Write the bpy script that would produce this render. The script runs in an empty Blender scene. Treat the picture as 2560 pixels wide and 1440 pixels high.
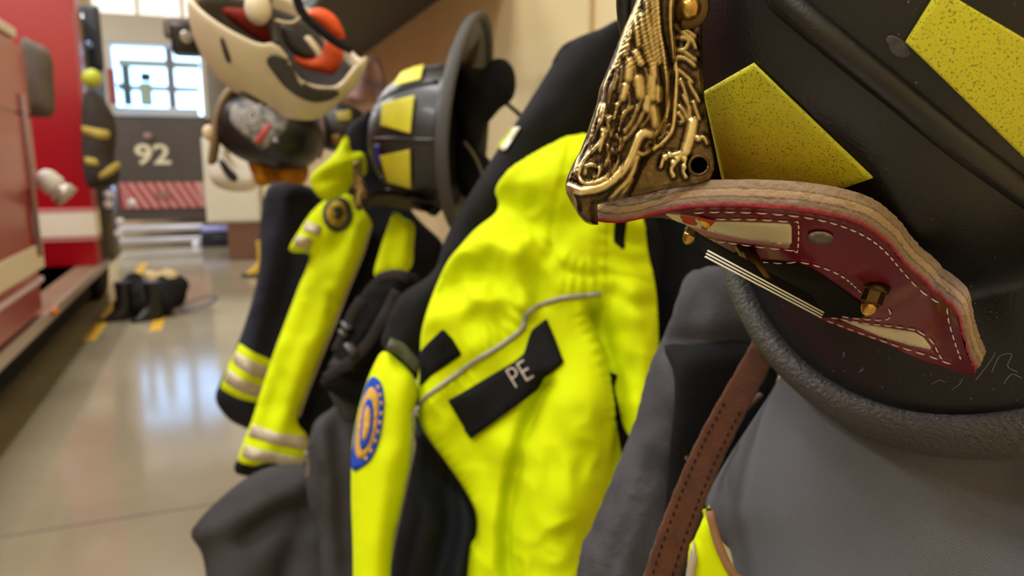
import bpy, bmesh, math, random
import numpy as np
from mathutils import Vector, Matrix
from mathutils.bvhtree import BVHTree
from mathutils.geometry import delaunay_2d_cdt
random.seed(4); rng = np.random.default_rng(4)
SC = bpy.context.scene
COL = SC.collection
H = 1.55                                    # camera height above the floor
FPX = 1850.0
PSI, THE = math.radians(21.24), math.radians(9.97)
CR = np.array([math.cos(PSI), -math.sin(PSI), 0.0])
CF = np.array([math.sin(PSI)*math.cos(THE), math.cos(PSI)*math.cos(THE), -math.sin(THE)])
CU = np.array([math.sin(PSI)*math.sin(THE), math.cos(PSI)*math.sin(THE), math.cos(THE)])
EYE = np.array([0.0, 0.0, H])
A3 = lambda *v: np.array(v, float)

def ray(px, py): return CF + (px-1280)/FPX*CR - (py-720)/FPX*CU
def atd(px, py, d): return EYE + ray(px, py)*d
def atx(px, py, x): r = ray(px, py); return EYE + r*x/r[0]
def aty(px, py, y): r = ray(px, py); return EYE + r*y/r[1]
def atz(px, py, z): r = ray(px, py); return EYE + r*(z-H)/r[2]

# ------------------------------------------------------------------ materials
MATS = {}
def lin(c):
    return tuple(((v/255)/12.92 if v/255 <= .04045 else ((v/255+.055)/1.055)**2.4) for v in c)
def mat(name, rgb, rough=.6, metal=0., noise=0., nscale=60., bump=0., bscale=200., coat=0., spec=.5, emit=None, estr=0., rgb2=None, sheen=0., trans=0., stretch=None, coatr=.1):
    if name in MATS: return MATS[name]
    m = bpy.data.materials.new(name); m.use_nodes = True
    nt = m.node_tree; N = nt.nodes; L = nt.links
    b = N['Principled BSDF']
    c = lin(rgb)
    if rough >= .75 and spec == .5: spec = .18          # cloth, leather and rubber are matt
    b.inputs['Base Color'].default_value = (*c, 1)
    b.inputs['Roughness'].default_value = rough
    b.inputs['Metallic'].default_value = metal
    b.inputs['Specular IOR Level'].default_value = spec
    b.inputs['Coat Weight'].default_value = coat
    b.inputs['Coat Roughness'].default_value = coatr
    b.inputs['Sheen Weight'].default_value = sheen
    b.inputs['Transmission Weight'].default_value = trans
    if emit:
        b.inputs['Emission Color'].default_value = (*lin(emit), 1)
        b.inputs['Emission Strength'].default_value = estr
    tc = N.new('ShaderNodeTexCoord'); src = tc.outputs['Object']
    if stretch:
        mp = N.new('ShaderNodeMapping'); mp.inputs['Scale'].default_value = stretch
        L.new(src, mp.inputs['Vector']); src = mp.outputs['Vector']
    if noise > 0 or rgb2:
        n = N.new('ShaderNodeTexNoise'); n.inputs['Scale'].default_value = nscale; n.inputs['Detail'].default_value = 5
        L.new(src, n.inputs['Vector'])
        r = N.new('ShaderNodeValToRGB')
        c2 = lin(rgb2) if rgb2 else tuple(v*(1-noise) for v in c)
        r.color_ramp.elements[0].color = (*c2, 1); r.color_ramp.elements[0].position = .32
        r.color_ramp.elements[1].color = (*c, 1); r.color_ramp.elements[1].position = .62
        L.new(n.outputs['Fac'], r.inputs['Fac']); L.new(r.outputs['Color'], b.inputs['Base Color'])
    if bump > 0:
        n2 = N.new('ShaderNodeTexNoise'); n2.inputs['Scale'].default_value = bscale; n2.inputs['Detail'].default_value = 3
        L.new(src, n2.inputs['Vector'])
        bp = N.new('ShaderNodeBump'); bp.inputs['Strength'].default_value = bump; bp.inputs['Distance'].default_value = .002
        L.new(n2.outputs['Fac'], bp.inputs['Height']); L.new(bp.outputs['Normal'], b.inputs['Normal'])
    MATS[name] = m
    return m

def weave(m, scale=900., strength=.35, vary=.25):
    """fine twill weave: two crossed wave textures drive bump and a slight colour change"""
    nt = m.node_tree; N = nt.nodes; L = nt.links; b = N['Principled BSDF']
    tc = N.new('ShaderNodeAttribute'); tc.attribute_name = 'cloth'
    outs = []
    for k, rot in enumerate([.55, -.95]):
        mp = N.new('ShaderNodeMapping'); mp.inputs['Rotation'].default_value = (0, 0, rot)
        L.new(tc.outputs['Vector'], mp.inputs['Vector'])
        w = N.new('ShaderNodeTexWave'); w.inputs['Scale'].default_value = scale*(1 if k else .8); w.inputs['Distortion'].default_value = 2.6
        w.inputs['Detail'].default_value = 2; w.inputs['Detail Scale'].default_value = 1.5
        L.new(mp.outputs['Vector'], w.inputs['Vector']); outs.append(w.outputs['Fac'])
    mx = N.new('ShaderNodeMath'); mx.operation = 'MULTIPLY'
    L.new(outs[0], mx.inputs[0]); L.new(outs[1], mx.inputs[1])
    bp = N.new('ShaderNodeBump'); bp.inputs['Strength'].default_value = strength; bp.inputs['Distance'].default_value = .0006
    L.new(mx.outputs[0], bp.inputs['Height']); L.new(bp.outputs['Normal'], b.inputs['Normal'])
    old = b.inputs['Base Color']
    hs = N.new('ShaderNodeMix'); hs.data_type = 'RGBA'; hs.blend_type = 'MULTIPLY'
    rr = N.new('ShaderNodeMapRange'); rr.inputs['To Min'].default_value = 1-vary; rr.inputs['To Max'].default_value = 1+vary
    L.new(mx.outputs[0], rr.inputs['Value'])
    hs.inputs['Factor'].default_value = 1
    if old.links:
        s = old.links[0].from_socket; L.new(s, hs.inputs[6])
    else: hs.inputs[6].default_value = old.default_value
    L.new(rr.outputs[0], hs.inputs[7]); L.new(hs.outputs[2], old)
    return m

def relief_mat(name, attr, stops, rough=.3, metal=1., bump=0., bscale=300, noise=0.):
    m = bpy.data.materials.new(name); m.use_nodes = True
    nt = m.node_tree; N = nt.nodes; L = nt.links; b = N['Principled BSDF']
    a = N.new('ShaderNodeAttribute'); a.attribute_name = attr
    r = N.new('ShaderNodeValToRGB'); cr = r.color_ramp
    while len(cr.elements) < len(stops): cr.elements.new(.5)
    for e, (p, c) in zip(cr.elements, stops): e.position = p; e.color = (*lin(c), 1)
    src = a.outputs['Fac']
    if noise:
        n = N.new('ShaderNodeTexNoise'); n.inputs['Scale'].default_value = bscale
        tc = N.new('ShaderNodeTexCoord'); L.new(tc.outputs['Object'], n.inputs['Vector'])
        mm = N.new('ShaderNodeMath'); mm.operation = 'MULTIPLY_ADD'; mm.inputs[1].default_value = noise
        L.new(n.outputs['Fac'], mm.inputs[0])
        sb = N.new('ShaderNodeMath'); sb.operation = 'SUBTRACT'; sb.inputs[1].default_value = noise*.5
        L.new(src, sb.inputs[0]); L.new(sb.outputs[0], mm.inputs[2]); src = mm.outputs[0]
    L.new(src, r.inputs['Fac']); L.new(r.outputs['Color'], b.inputs['Base Color'])
    b.inputs['Metallic'].default_value = metal; b.inputs['Roughness'].default_value = rough
    if bump:
        n2 = N.new('ShaderNodeTexNoise'); n2.inputs['Scale'].default_value = bscale
        tc2 = N.new('ShaderNodeTexCoord'); L.new(tc2.outputs['Object'], n2.inputs['Vector'])
        bp = N.new('ShaderNodeBump'); bp.inputs['Strength'].default_value = bump; bp.inputs['Distance'].default_value = .001
        L.new(n2.outputs['Fac'], bp.inputs['Height']); L.new(bp.outputs['Normal'], b.inputs['Normal'])
    MATS[name] = m
    return m

# ------------------------------------------------------------------ object helpers
def tag(o, label=None, cat=None, group=None, kind=None):
    if label: o['label'] = label
    if cat: o['category'] = cat
    if group: o['group'] = group
    if kind: o['kind'] = kind
    return o
def empty(name, loc, label, cat, group=None, matrix=None):
    o = bpy.data.objects.new(name, None); COL.objects.link(o)
    o.empty_display_size = .05
    if matrix is not None: o.matrix_world = matrix
    else: o.location = loc
    return tag(o, label, cat, group)
MW = {}                                     # posed roots: (rotation, origin)
def link(name, verts, faces, m, parent=None, smooth=True, local=False):
    """one mesh object; verts are world coordinates unless local, made relative to the parent"""
    v = np.asarray(verts, float)
    if parent is not None and not local:
        r = parent
        while r.parent is not None: r = r.parent
        if r.name in MW: v = (v-MW[r.name][1])@MW[r.name][0]
        else: v = v-np.array(tuple(r.location))
    me = bpy.data.meshes.new(name)
    me.from_pydata([tuple(p) for p in v], [], [tuple(int(i) for i in f) for f in faces])
    me.validate(); me.update()
    if smooth: me.polygons.foreach_set('use_smooth', [True]*len(me.polygons))
    if m is not None: me.materials.append(m)
    o = bpy.data.objects.new(name, me); COL.objects.link(o)
    if parent is not None: o.parent = parent
    return o
def attr(o, name, vals):
    a = o.data.attributes.new(name, 'FLOAT', 'POINT'); a.data.foreach_set('value', np.asarray(vals, np.float32))

class MB:
    def __init__(s): s.v = []; s.f = []
    def add(s, v, f):
        n = len(s.v); s.v += [tuple(p) for p in v]; s.f += [tuple(i+n for i in q) for q in f]; return s
    def box(s, a, b, bev=0.):
        a = A3(*a); b = A3(*b); lo = np.minimum(a, b); hi = np.maximum(a, b)
        bm = bmesh.new(); bmesh.ops.create_cube(bm, size=1)
        for v in bm.verts: v.co = Vector((lo+hi)/2 + np.array(v.co)*(hi-lo))
        if bev: bmesh.ops.bevel(bm, geom=bm.edges[:], offset=bev, segments=2, affect='EDGES', profile=.6)
        bm.verts.index_update()
        s.add([v.co[:] for v in bm.verts], [[v.index for v in f.verts] for f in bm.faces]); bm.free(); return s
    def tube(s, pts, r, n=8, flat=None, up=None):
        v, f = tube(pts, r, n, flat, up); return s.add(v, f)
    def ell(s, c, rx, n=16, M=None):
        bm = bmesh.new(); bmesh.ops.create_uvsphere(bm, u_segments=n, v_segments=max(6, n//2), radius=1)
        bm.verts.index_update(); rx = np.array(rx)*np.ones(3)
        P = np.array([v.co[:] for v in bm.verts])*rx
        if M is not None: P = P@np.array(M).T
        s.add(P+np.array(c), [[v.index for v in q.verts] for q in bm.faces]); bm.free(); return s
    def prism(s, poly, off):
        """polygon (3-D points) extruded by off"""
        n = len(poly); P = [A3(*p) for p in poly]; Q = [p+np.array(off) for p in P]
        f = [tuple(range(n)), tuple(range(2*n-1, n-1, -1))] + [(i, i+n, (i+1) % n+n, (i+1) % n) for i in range(n)]
        return s.add(P+Q, f)
    def lathe(s, prof, c, axis, n=24):
        ax = A3(*axis); ax /= np.linalg.norm(ax); t = A3(1, 0, 0) if abs(ax[0]) < .8 else A3(0, 1, 0)
        e1 = np.cross(ax, t); e1 /= np.linalg.norm(e1); e2 = np.cross(ax, e1); V = []
        for (r, z) in prof:
            for k in range(n):
                a = 2*math.pi*k/n; V.append(np.array(c)+ax*z+(e1*math.cos(a)+e2*math.sin(a))*r)
        F = []
        for i in range(len(prof)-1):
            for k in range(n): F.append((i*n+k, i*n+(k+1) % n, (i+1)*n+(k+1) % n, (i+1)*n+k))
        F.append(tuple(range(n-1, -1, -1))); F.append(tuple((len(prof)-1)*n+k for k in range(n)))
        return s.add(V, F)
    def obj(s, name, m, parent=None, smooth=True, local=False):
        o = link(name, s.v, s.f, m, parent, smooth, local)
        fixn(o); return o
def fixn(o):
    bm = bmesh.new(); bm.from_mesh(o.data); bmesh.ops.recalc_face_normals(bm, faces=bm.faces); bm.to_mesh(o.data); bm.free()
def auto_flat(o, ang=35):
    bm = bmesh.new(); bm.from_mesh(o.data)
    for e in bm.edges:
        if len(e.link_faces) == 2 and e.calc_face_angle(0) > math.radians(ang): e.smooth = False
    bm.to_mesh(o.data); bm.free(); return o

def cat(pts, n=8, closed=False):
    """Catmull-Rom through points (any dimension)"""
    P = np.array(pts, float); k = len(P); out = []
    rngi = range(k if closed else k-1)
    for i in rngi:
        p0 = P[(i-1) % k] if closed or i > 0 else 2*P[0]-P[1]
        p1 = P[i]; p2 = P[(i+1) % k]
        p3 = P[(i+2) % k] if closed or i+2 < k else 2*P[-1]-P[-2]
        for j in range(n):
            t = j/n
            out.append(.5*((2*p1)+(-p0+p2)*t+(2*p0-5*p1+4*p2-p3)*t*t+(-p0+3*p1-3*p2+p3)*t**3))
    if not closed: out.append(P[-1])
    return np.array(out)
def resample(P, step, closed=False):
    P = np.array(P, float)
    if closed: P = np.vstack([P, P[:1]])
    d = np.linalg.norm(np.diff(P, axis=0), axis=1); keep = np.concatenate([[True], d > 1e-9]); P = P[keep]
    d = np.linalg.norm(np.diff(P, axis=0), axis=1); s = np.concatenate([[0], np.cumsum(d)])
    n = max(2, int(round(s[-1]/step)))
    t = np.linspace(0, s[-1], n+1)
    Q = np.stack([np.interp(t, s, P[:, i]) for i in range(P.shape[1])], 1)
    return Q[:-1] if closed else Q
def tube(pts, r, n=8, flat=None, up=None):
    P = np.array(pts, float); k = len(P); R = np.ones(k)*np.array(r)
    T = np.gradient(P, axis=0); T /= np.linalg.norm(T, axis=1)[:, None]+1e-12
    u = A3(0, 0, 1) if up is None else A3(*up)
    if abs(T[0]@u) > .95: u = A3(1, 0, 0)
    V = []; nn = None
    for i in range(k):
        if nn is None: nn = u-T[i]*(u@T[i])
        else: nn = nn-T[i]*(nn@T[i])
        if up is not None: nn = A3(*up)-T[i]*(A3(*up)@T[i])
        nn = nn/np.linalg.norm(nn); b = np.cross(T[i], nn)
        for j in range(n):
            a = 2*math.pi*(j+.5)/n
            V.append(P[i]+R[i]*(math.cos(a)*nn*(flat or 1)+math.sin(a)*b))
    F = [(i*n+j, i*n+(j+1) % n, (i+1)*n+(j+1) % n, (i+1)*n+j) for i in range(k-1) for j in range(n)]
    F.append(tuple(range(n-1, -1, -1))); F.append(tuple((k-1)*n+j for j in range(n)))
    return V, F

# ------------------------------------------------------------------ flat-pattern cloth panels
def segdist(Q, P, closed=True):
    A = P; B = np.roll(P, -1, 0)
    if not closed: A = P[:-1]; B = P[1:]
    best = np.full(len(Q), 1e9); arc = np.zeros(len(Q)); s0 = 0.
    for a, b in zip(A, B):
        ab = b-a; L2 = ab@ab+1e-18
        t = np.clip(((Q-a)@ab)/L2, 0, 1); d = np.linalg.norm(Q-a-t[:, None]*ab, axis=1)
        m = d < best; best[m] = d[m]; arc[m] = s0+t[m]*math.sqrt(L2); s0 += math.sqrt(L2)
    return best, arc
def inside(Q, P):
    x, y = Q[:, 0], Q[:, 1]; c = np.zeros(len(Q), bool); j = len(P)-1
    for i in range(len(P)):
        xi, yi = P[i]; xj, yj = P[j]
        m = ((yi > y) != (yj > y)) & (x < (xj-xi)*(y-yi)/(yj-yi+1e-15)+xi)
        c ^= m; j = i
    return c
def triangulate(B, res):
    lo, hi = B.min(0), B.max(0)
    xs = np.arange(lo[0], hi[0], res); ys = np.arange(lo[1], hi[1], res*.87)
    X, Y = np.meshgrid(xs, ys); X = X+(np.arange(len(ys)) % 2)[:, None]*res*.5
    G = np.stack([X.ravel(), Y.ravel()], 1); G = G[inside(G, B)]
    if len(G):
        d, _ = segdist(G, B); G = G[d > res*.55]
    V = np.vstack([B, G]); nb = len(B)
    r = delaunay_2d_cdt([Vector(p) for p in V], [], [list(range(nb))], 1, 1e-7, False)
    v2 = np.array([p[:] for p in r[0]]); F = [tuple(f) for f in r[2]]
    F2 = []
    for f in F:
        a, b, c = v2[f[0]], v2[f[1]], v2[f[2]]
        cr = (b[0]-a[0])*(c[1]-a[1])-(b[1]-a[1])*(c[0]-a[0])
        if abs(cr) < 1e-14: continue
        F2.append(f if cr > 0 else (f[0], f[2], f[1]))
    if F2:
        cen = v2[np.array(F2)].mean(1); ins = inside(cen, B); F2 = [f for f, k in zip(F2, ins) if k]
    return v2, F2
def vnoise(Q, scale, seed=0, octv=3):
    """smooth value noise in the plane"""
    out = np.zeros(len(Q)); amp = 1.; r = np.random.default_rng(seed); tot = 0
    for o in range(octv):
        T = r.normal(size=(64, 64)); P = Q*scale*2**o+17.3*o
        i = np.floor(P).astype(int); f = P-i; f = f*f*(3-2*f); i %= 64; j = (i+1) % 64
        v = (T[i[:, 0], i[:, 1]]*(1-f[:, 0])*(1-f[:, 1])+T[j[:, 0], i[:, 1]]*f[:, 0]*(1-f[:, 1])
             + T[i[:, 0], j[:, 1]]*(1-f[:, 0])*f[:, 1]+T[j[:, 0], j[:, 1]]*f[:, 0]*f[:, 1])
        out += amp*v; tot += amp; amp *= .5
    return out/tot

def biggest(F):
    """keep the largest connected island of a face list"""
    par = {}
    def fd(a):
        while par.setdefault(a, a) != a: par[a] = par[par[a]]; a = par[a]
        return a
    for f in F:
        for k in f[1:]: par[fd(f[0])] = fd(k)
    cnt = {}
    for f in F: cnt.setdefault(fd(f[0]), []).append(f)
    return max(cnt.values(), key=len) if cnt else []
def compact(V, F):
    u = sorted({i for f in F for i in f}); m = {k: i for i, k in enumerate(u)}
    return [V[k] for k in u], [tuple(m[i] for i in f) for f in F]

class Plane:
    """a garment's hanging plane: through a point, facing n; pixels of outlines are laid onto it"""
    def __init__(s, anchor, n):
        s.o = A3(*anchor); s.n = A3(*n); s.n /= np.linalg.norm(s.n)
        s.a = np.cross(A3(0, 0, 1), s.n); s.a /= np.linalg.norm(s.a); s.b = np.cross(s.n, s.a)
    def px(s, pts):
        out = []
        for p in pts:
            d = ray(p[0], p[1]); k = ((s.o-EYE)@s.n)/(d@s.n); P = EYE+d*k-s.o; out.append((P@s.a, P@s.b))
        return np.array(out)
    def w(s, Q, h): return s.o+Q[:, :1]*s.a+Q[:, 1:2]*s.b+np.asarray(h)[:, None]*s.n

class Cloth:
    EXT = 1.                                  # how far hems below the frame carry on downwards
    """an inflated, folded fabric panel: closed mesh with a front and a back"""
    def __init__(s, plane, poly, tf=.02, tb=.02, w=.04, folds=(), wr=0., wscale=12., seed=1, base=None, lift=0., smooth=True, power=.5, n=6, wstretch=(1, 1), cr=0., crs=36.):
        s.cr, s.crs = cr, crs
        poly = [(p[0], p[1] if p[1] <= 1446 else 1440+(p[1]-1440)*Cloth.EXT) for p in poly]
        s.pl = plane; B = plane.px(poly)
        s.B0 = cat(B, n, True) if smooth else B
        s.tf, s.tb, s.wd, s.wr, s.ws, s.seed, s.base, s.lift, s.pw = tf, tb, w, wr, wscale, seed, base, lift, power
        s.st = np.array(wstretch)
        s.folds = [(plane.px(f[0]) if len(f[0]) < 3 else cat(plane.px(f[0]), 6), *f[1:]) for f in folds]
    def h(s, Q, d=None):
        if d is None:
            d, _ = segdist(Q, s.B0); d = d*np.where(inside(Q, s.B0), 1, 0)
        e = np.clip(d/s.wd, 0, 1); e = np.sqrt(1-(1-e)**2) if s.pw == .5 else 1-(1-e)**2
        h = s.tf*e
        for f in s.folds:
            P, wd, amp = f[:3]; dd, arc = segdist(Q, P, False)
            g = np.exp(-(dd/wd)**2)*amp
            if len(f) > 3: g = g*(.5+.5*np.sin(arc/f[3]*2*math.pi+2*np.sin(arc/f[3]*.7)))
            h = h+g*np.clip(d/.006, 0, 1)
        if s.wr: h = h+s.wr*vnoise((Q+s.pl.o[:2].sum())*s.st, s.ws, s.seed)*np.clip(d/.02, 0, 1)
        if s.cr:
            r1 = vnoise(Q*A3(1, .75, 0)[:2]+3.1, s.crs, s.seed+7, 2); r2 = np.clip(vnoise(Q+9.7, 7., s.seed+3, 2)*1.6+.45, 0, 1)
            h = h+s.cr*(1-np.abs(r1)*2.2)*r2*np.clip(d/.02, 0, 1)
        if s.base is not None:
            h = h+s.lift+s.base(Q)
        return h
    def build(s, name, m, parent, res=.006):
        B = resample(s.B0, res, True); s.B0 = B
        v2, F = triangulate(B, res); d, _ = segdist(v2, B)
        bd = d < res*.02
        d = np.where(bd, 0, d)
        hf = s.h(v2, d)
        if s.base is not None: hb = s.base(v2)-s.tb*np.ones(len(v2))
        else: hb = -s.tb*np.sqrt(1-(1-np.clip(d/s.wd, 0, 1))**2)
        n = len(v2)
        if s.base is not None:   # applied patch: its rim keeps a thickness
            V = np.vstack([s.pl.w(v2, hf), s.pl.w(v2, hb)])
            Fb = [(f[0]+n, f[2]+n, f[1]+n) for f in F]
            cnt = {}
            for f in F:
                for k in range(3):
                    e = (f[k], f[(k+1) % 3]); cnt[e] = 1
            side = [(e[1], e[0], e[0]+n, e[1]+n) for e in cnt if (e[1], e[0]) not in cnt]
            o = link(name, V, F+Fb+side, m, parent)
        else:
            idx = np.arange(n); bidx = np.where(bd, idx, idx+n)
            V = np.vstack([s.pl.w(v2, hf), s.pl.w(v2, np.where(bd, hf, hb))])
            Fb = [(bidx[f[0]], bidx[f[2]], bidx[f[1]]) for f in F]
            used = np.zeros(2*n, bool)
            for f in F: used[list(f)] = True
            for f in Fb: used[list(f)] = True
            mp = np.cumsum(used)-1
            o = link(name, V[used], [tuple(mp[i] for i in f) for f in F+Fb], m, parent)
        av = s.pl; W3 = np.array([v.co[:] for v in o.data.vertices]); 
        r = parent
        off = np.zeros(3)
        if parent is not None and parent.name not in MW: off = np.array(tuple(parent.location))
        q = W3+off-av.o
        at = o.data.attributes.new('cloth', 'FLOAT_VECTOR', 'POINT'); at.data.foreach_set('vector', np.stack([q@av.a, q@av.b, 0*q[:, 0]], 1).astype(np.float32).ravel())
        s.obj = o
        return o
    def top(s, pts, lift=0., n=8, step=.004):
        """3-D polyline lying on the panel's front"""
        Q = resample(cat(s.pl.px(pts), n), step); return s.pl.w(Q, s.h(Q)+lift)

def text_mesh(body, size, font_bold=.0, res=3):
    cu = bpy.data.curves.new('txt', 'FONT'); cu.body = body; cu.size = size; cu.align_x = 'CENTER'; cu.align_y = 'CENTER'
    cu.offset = font_bold; cu.resolution_u = res
    o = bpy.data.objects.new('txt', cu); COL.objects.link(o)
    dg = bpy.context.evaluated_depsgraph_get(); me = o.evaluated_get(dg).to_mesh()
    V = np.array([v.co[:] for v in me.vertices]); F = [tuple(p.vertices) for p in me.polygons]
    o.evaluated_get(dg).to_mesh_clear(); bpy.data.objects.remove(o); bpy.data.curves.remove(cu)
    return V, F
def thick_text(V2, F, place, t):
    """flat glyph mesh -> thin solid; place(x,y,h) gives 3-D"""
    n = len(V2); V = [place(p[0], p[1], t) for p in V2]+[place(p[0], p[1], 0) for p in V2]
    cnt = set()
    for f in F:
        for k in range(len(f)): cnt.add((f[k], f[(k+1) % len(f)]))
    side = [(e[1], e[0], e[0]+n, e[1]+n) for e in cnt if (e[1], e[0]) not in cnt]
    return V, list(F)+[tuple(i+n for i in reversed(f)) for f in F]+side
def dashes(P, nrm, dash, gap, r, lift):
    """a row of thread stitches along a 3-D polyline; nrm: outward direction(s)"""
    mb = MB(); P = np.array(P); d = np.linalg.norm(np.diff(P, axis=0), axis=1); s = np.concatenate([[0], np.cumsum(d)])
    nrm = np.broadcast_to(np.array(nrm), P.shape); t = 0.
    while t+dash < s[-1]:
        q = np.linspace(t, t+dash, 5)
        C = np.stack([np.interp(q, s, P[:, i]) for i in range(3)], 1); Nn = np.stack([np.interp(q, s, nrm[:, i]) for i in range(3)], 1)
        C = C+Nn*(lift+r*.5*np.sin(np.linspace(0, math.pi, 5)))[:, None]
        mb.tube(C, [r*.45, r*.9, r, r*.9, r*.45], 6); t += dash+gap
    return mb
LP = 110.; EXPO = 0.05
# ------------------------------------------------------------------ materials used by the gear
HB = mat('helmet_black', (18, 18, 20), .36, noise=.3, nscale=9, bump=.10, bscale=900)
HB2 = mat('rim_rubber', (62, 59, 57), .5, bump=1., bscale=520)
def specks(m, scale=420, thr=.985, rgb=(150, 145, 140)):
    nt = m.node_tree; N = nt.nodes; L = nt.links; b = N['Principled BSDF']
    tc = N.new('ShaderNodeTexCoord'); n = N.new('ShaderNodeTexNoise'); n.inputs['Scale'].default_value = scale; n.inputs['Detail'].default_value = 1
    L.new(tc.outputs['Object'], n.inputs['Vector'])
    r = N.new('ShaderNodeMapRange'); r.inputs['From Min'].default_value = thr; r.inputs['From Max'].default_value = thr+.03
    L.new(n.outputs['Fac'], r.inputs['Value'])
    mx = N.new('ShaderNodeMix'); mx.data_type = 'RGBA'; L.new(r.outputs[0], mx.inputs['Factor'])
    old = b.inputs['Base Color']
    if old.links: L.new(old.links[0].from_socket, mx.inputs[6])
    else: mx.inputs[6].default_value = old.default_value
    mx.inputs[7].default_value = (*lin(rgb), 1); L.new(mx.outputs[2], old); return m
specks(HB, 900, .79)
REFL = specks(mat('reflective_yellow', (206, 204, 36), .55, noise=.22, nscale=35, bump=.05, bscale=600), 1500, .61, (138, 136, 38))
BRASS = relief_mat('relief_brass', 'relief', [(0., (24, 21, 17)), (.22, (58, 48, 35)), (.42, (104, 86, 58)), (.72, (190, 170, 116)), (1., (236, 220, 168))], .31, 1., bump=.15, bscale=500, noise=.35)  # colour follows relief: dark beside the strokes, pale on raised ones
BRASSB = mat('bright_brass', (196, 158, 84), .25, 1., noise=.3, nscale=80)
BRASSD = mat('dark_brass', (92, 74, 46), .4, 1., noise=.3, nscale=80)
REDL = mat('red_patent_leather', (104, 5, 26), .34, noise=.12, nscale=40, coat=.3, coatr=.08)
EDGE = relief_mat('raw_leather_edge', 'layer', [(0., (146, 128, 108)), (.28, (150, 128, 104)), (.33, (110, 96, 84)), (.38, (176, 150, 120)), (.58, (168, 142, 114)), (.63, (112, 92, 82)), (.70, (148, 128, 112)), (.84, (138, 104, 96)), (.92, (150, 40, 56)), (1., (128, 12, 34))], .9, 0., bump=.8, bscale=500, noise=.12)
CREAM = mat('cream_banner', (206, 198, 164), .5, noise=.15, nscale=90)
THREAD = mat('white_thread', (226, 208, 198), .8)
BLKFELT = mat('black_felt', (16, 14, 13), .95, bump=.6, bscale=900)
WHITEP = mat('white_plastic', (228, 228, 222), .4)
STEELR = mat('satin_steel', (150, 142, 126), .45, 1.)
DKLEATHER = mat('dark_leather', (52, 34, 28), .6, noise=.3)
BLACKF = mat('black_fabric', (20, 19, 22), .9, noise=.3, nscale=30, bump=.3, bscale=300)

DP = [.115, .135, .100, .166, .667]           # dome: front, back, half width, height, roundness
def dome_pt(phi, th):
    c, s = math.cos(phi), math.sin(phi)
    a = DP[0] if c > 0 else DP[1]; b = DP[2]
    r = (1/((abs(c)/a)**2+(abs(s)/b)**2))**.5
    g = math.cos(th)**DP[4] if th < math.pi/2-1e-6 else 0.
    return A3(r*g*c, r*g*s, DP[3]*math.sin(th)**(DP[4] if DP[4] < .7 else .92))
BR = [.180, .147]
def brim_pt(phi):
    c, s = math.cos(phi), math.sin(phi)
    return A3((BR[0] if c > 0 else .225)*c, BR[1]*s, -.02-.015*c*c)
def shell_mesh(nphi=96, nth=26):
    V = []; F = []; rows = []
    prof = []
    for i in range(nth): prof.append(('d', i/(nth-1)*math.pi/2*.995))
    # outer: crown -> brim; then underside back to the inside of the dome
    def ring(fn): rows.append(len(V)); [V.append(fn(2*math.pi*k/nphi)) for k in range(nphi)]
    for i in range(nth-1, -1, -1):
        th = i/(nth-1)*math.pi/2*.996; ring(lambda p: dome_pt(p, th))
    for t in (.06, .15, .3, .5, .7, .88, .96):
        def fn(p):
            a = dome_pt(p, 0); b = brim_pt(p); q = a+(b-a)*t; q[2] -= .006*math.sin(math.pi*min(1, t*1.3))*.6; return q
        ring(fn)
    for t in (.96, .7, .4, .1):
        def fn(p):
            a = dome_pt(p, 0); b = brim_pt(p); q = a+(b-a)*t; q[2] -= .006; return q
        ring(fn)
    for i in range(0, nth, 3):
        th = i/(nth-1)*math.pi/2*.996; ring(lambda p: dome_pt(p, th)*.955-A3(0, 0, .002))
    for r0, r1 in zip(rows[:-1], rows[1:]):
        for k in range(nphi): F.append((r0+k, r1+k, r1+(k+1) % nphi, r0+(k+1) % nphi))
    F.append(tuple(rows[0]+k for k in range(nphi))); F.append(tuple(rows[-1]+k for k in range(nphi-1, -1, -1)))
    return np.array(V), F
SHV, SHF = shell_mesh()
OUT_BVH = BVHTree.FromPolygons([Vector(p) for p in SHV], SHF)

OUT_NEAR = OUT_BVH; SHVN = SHV

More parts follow.
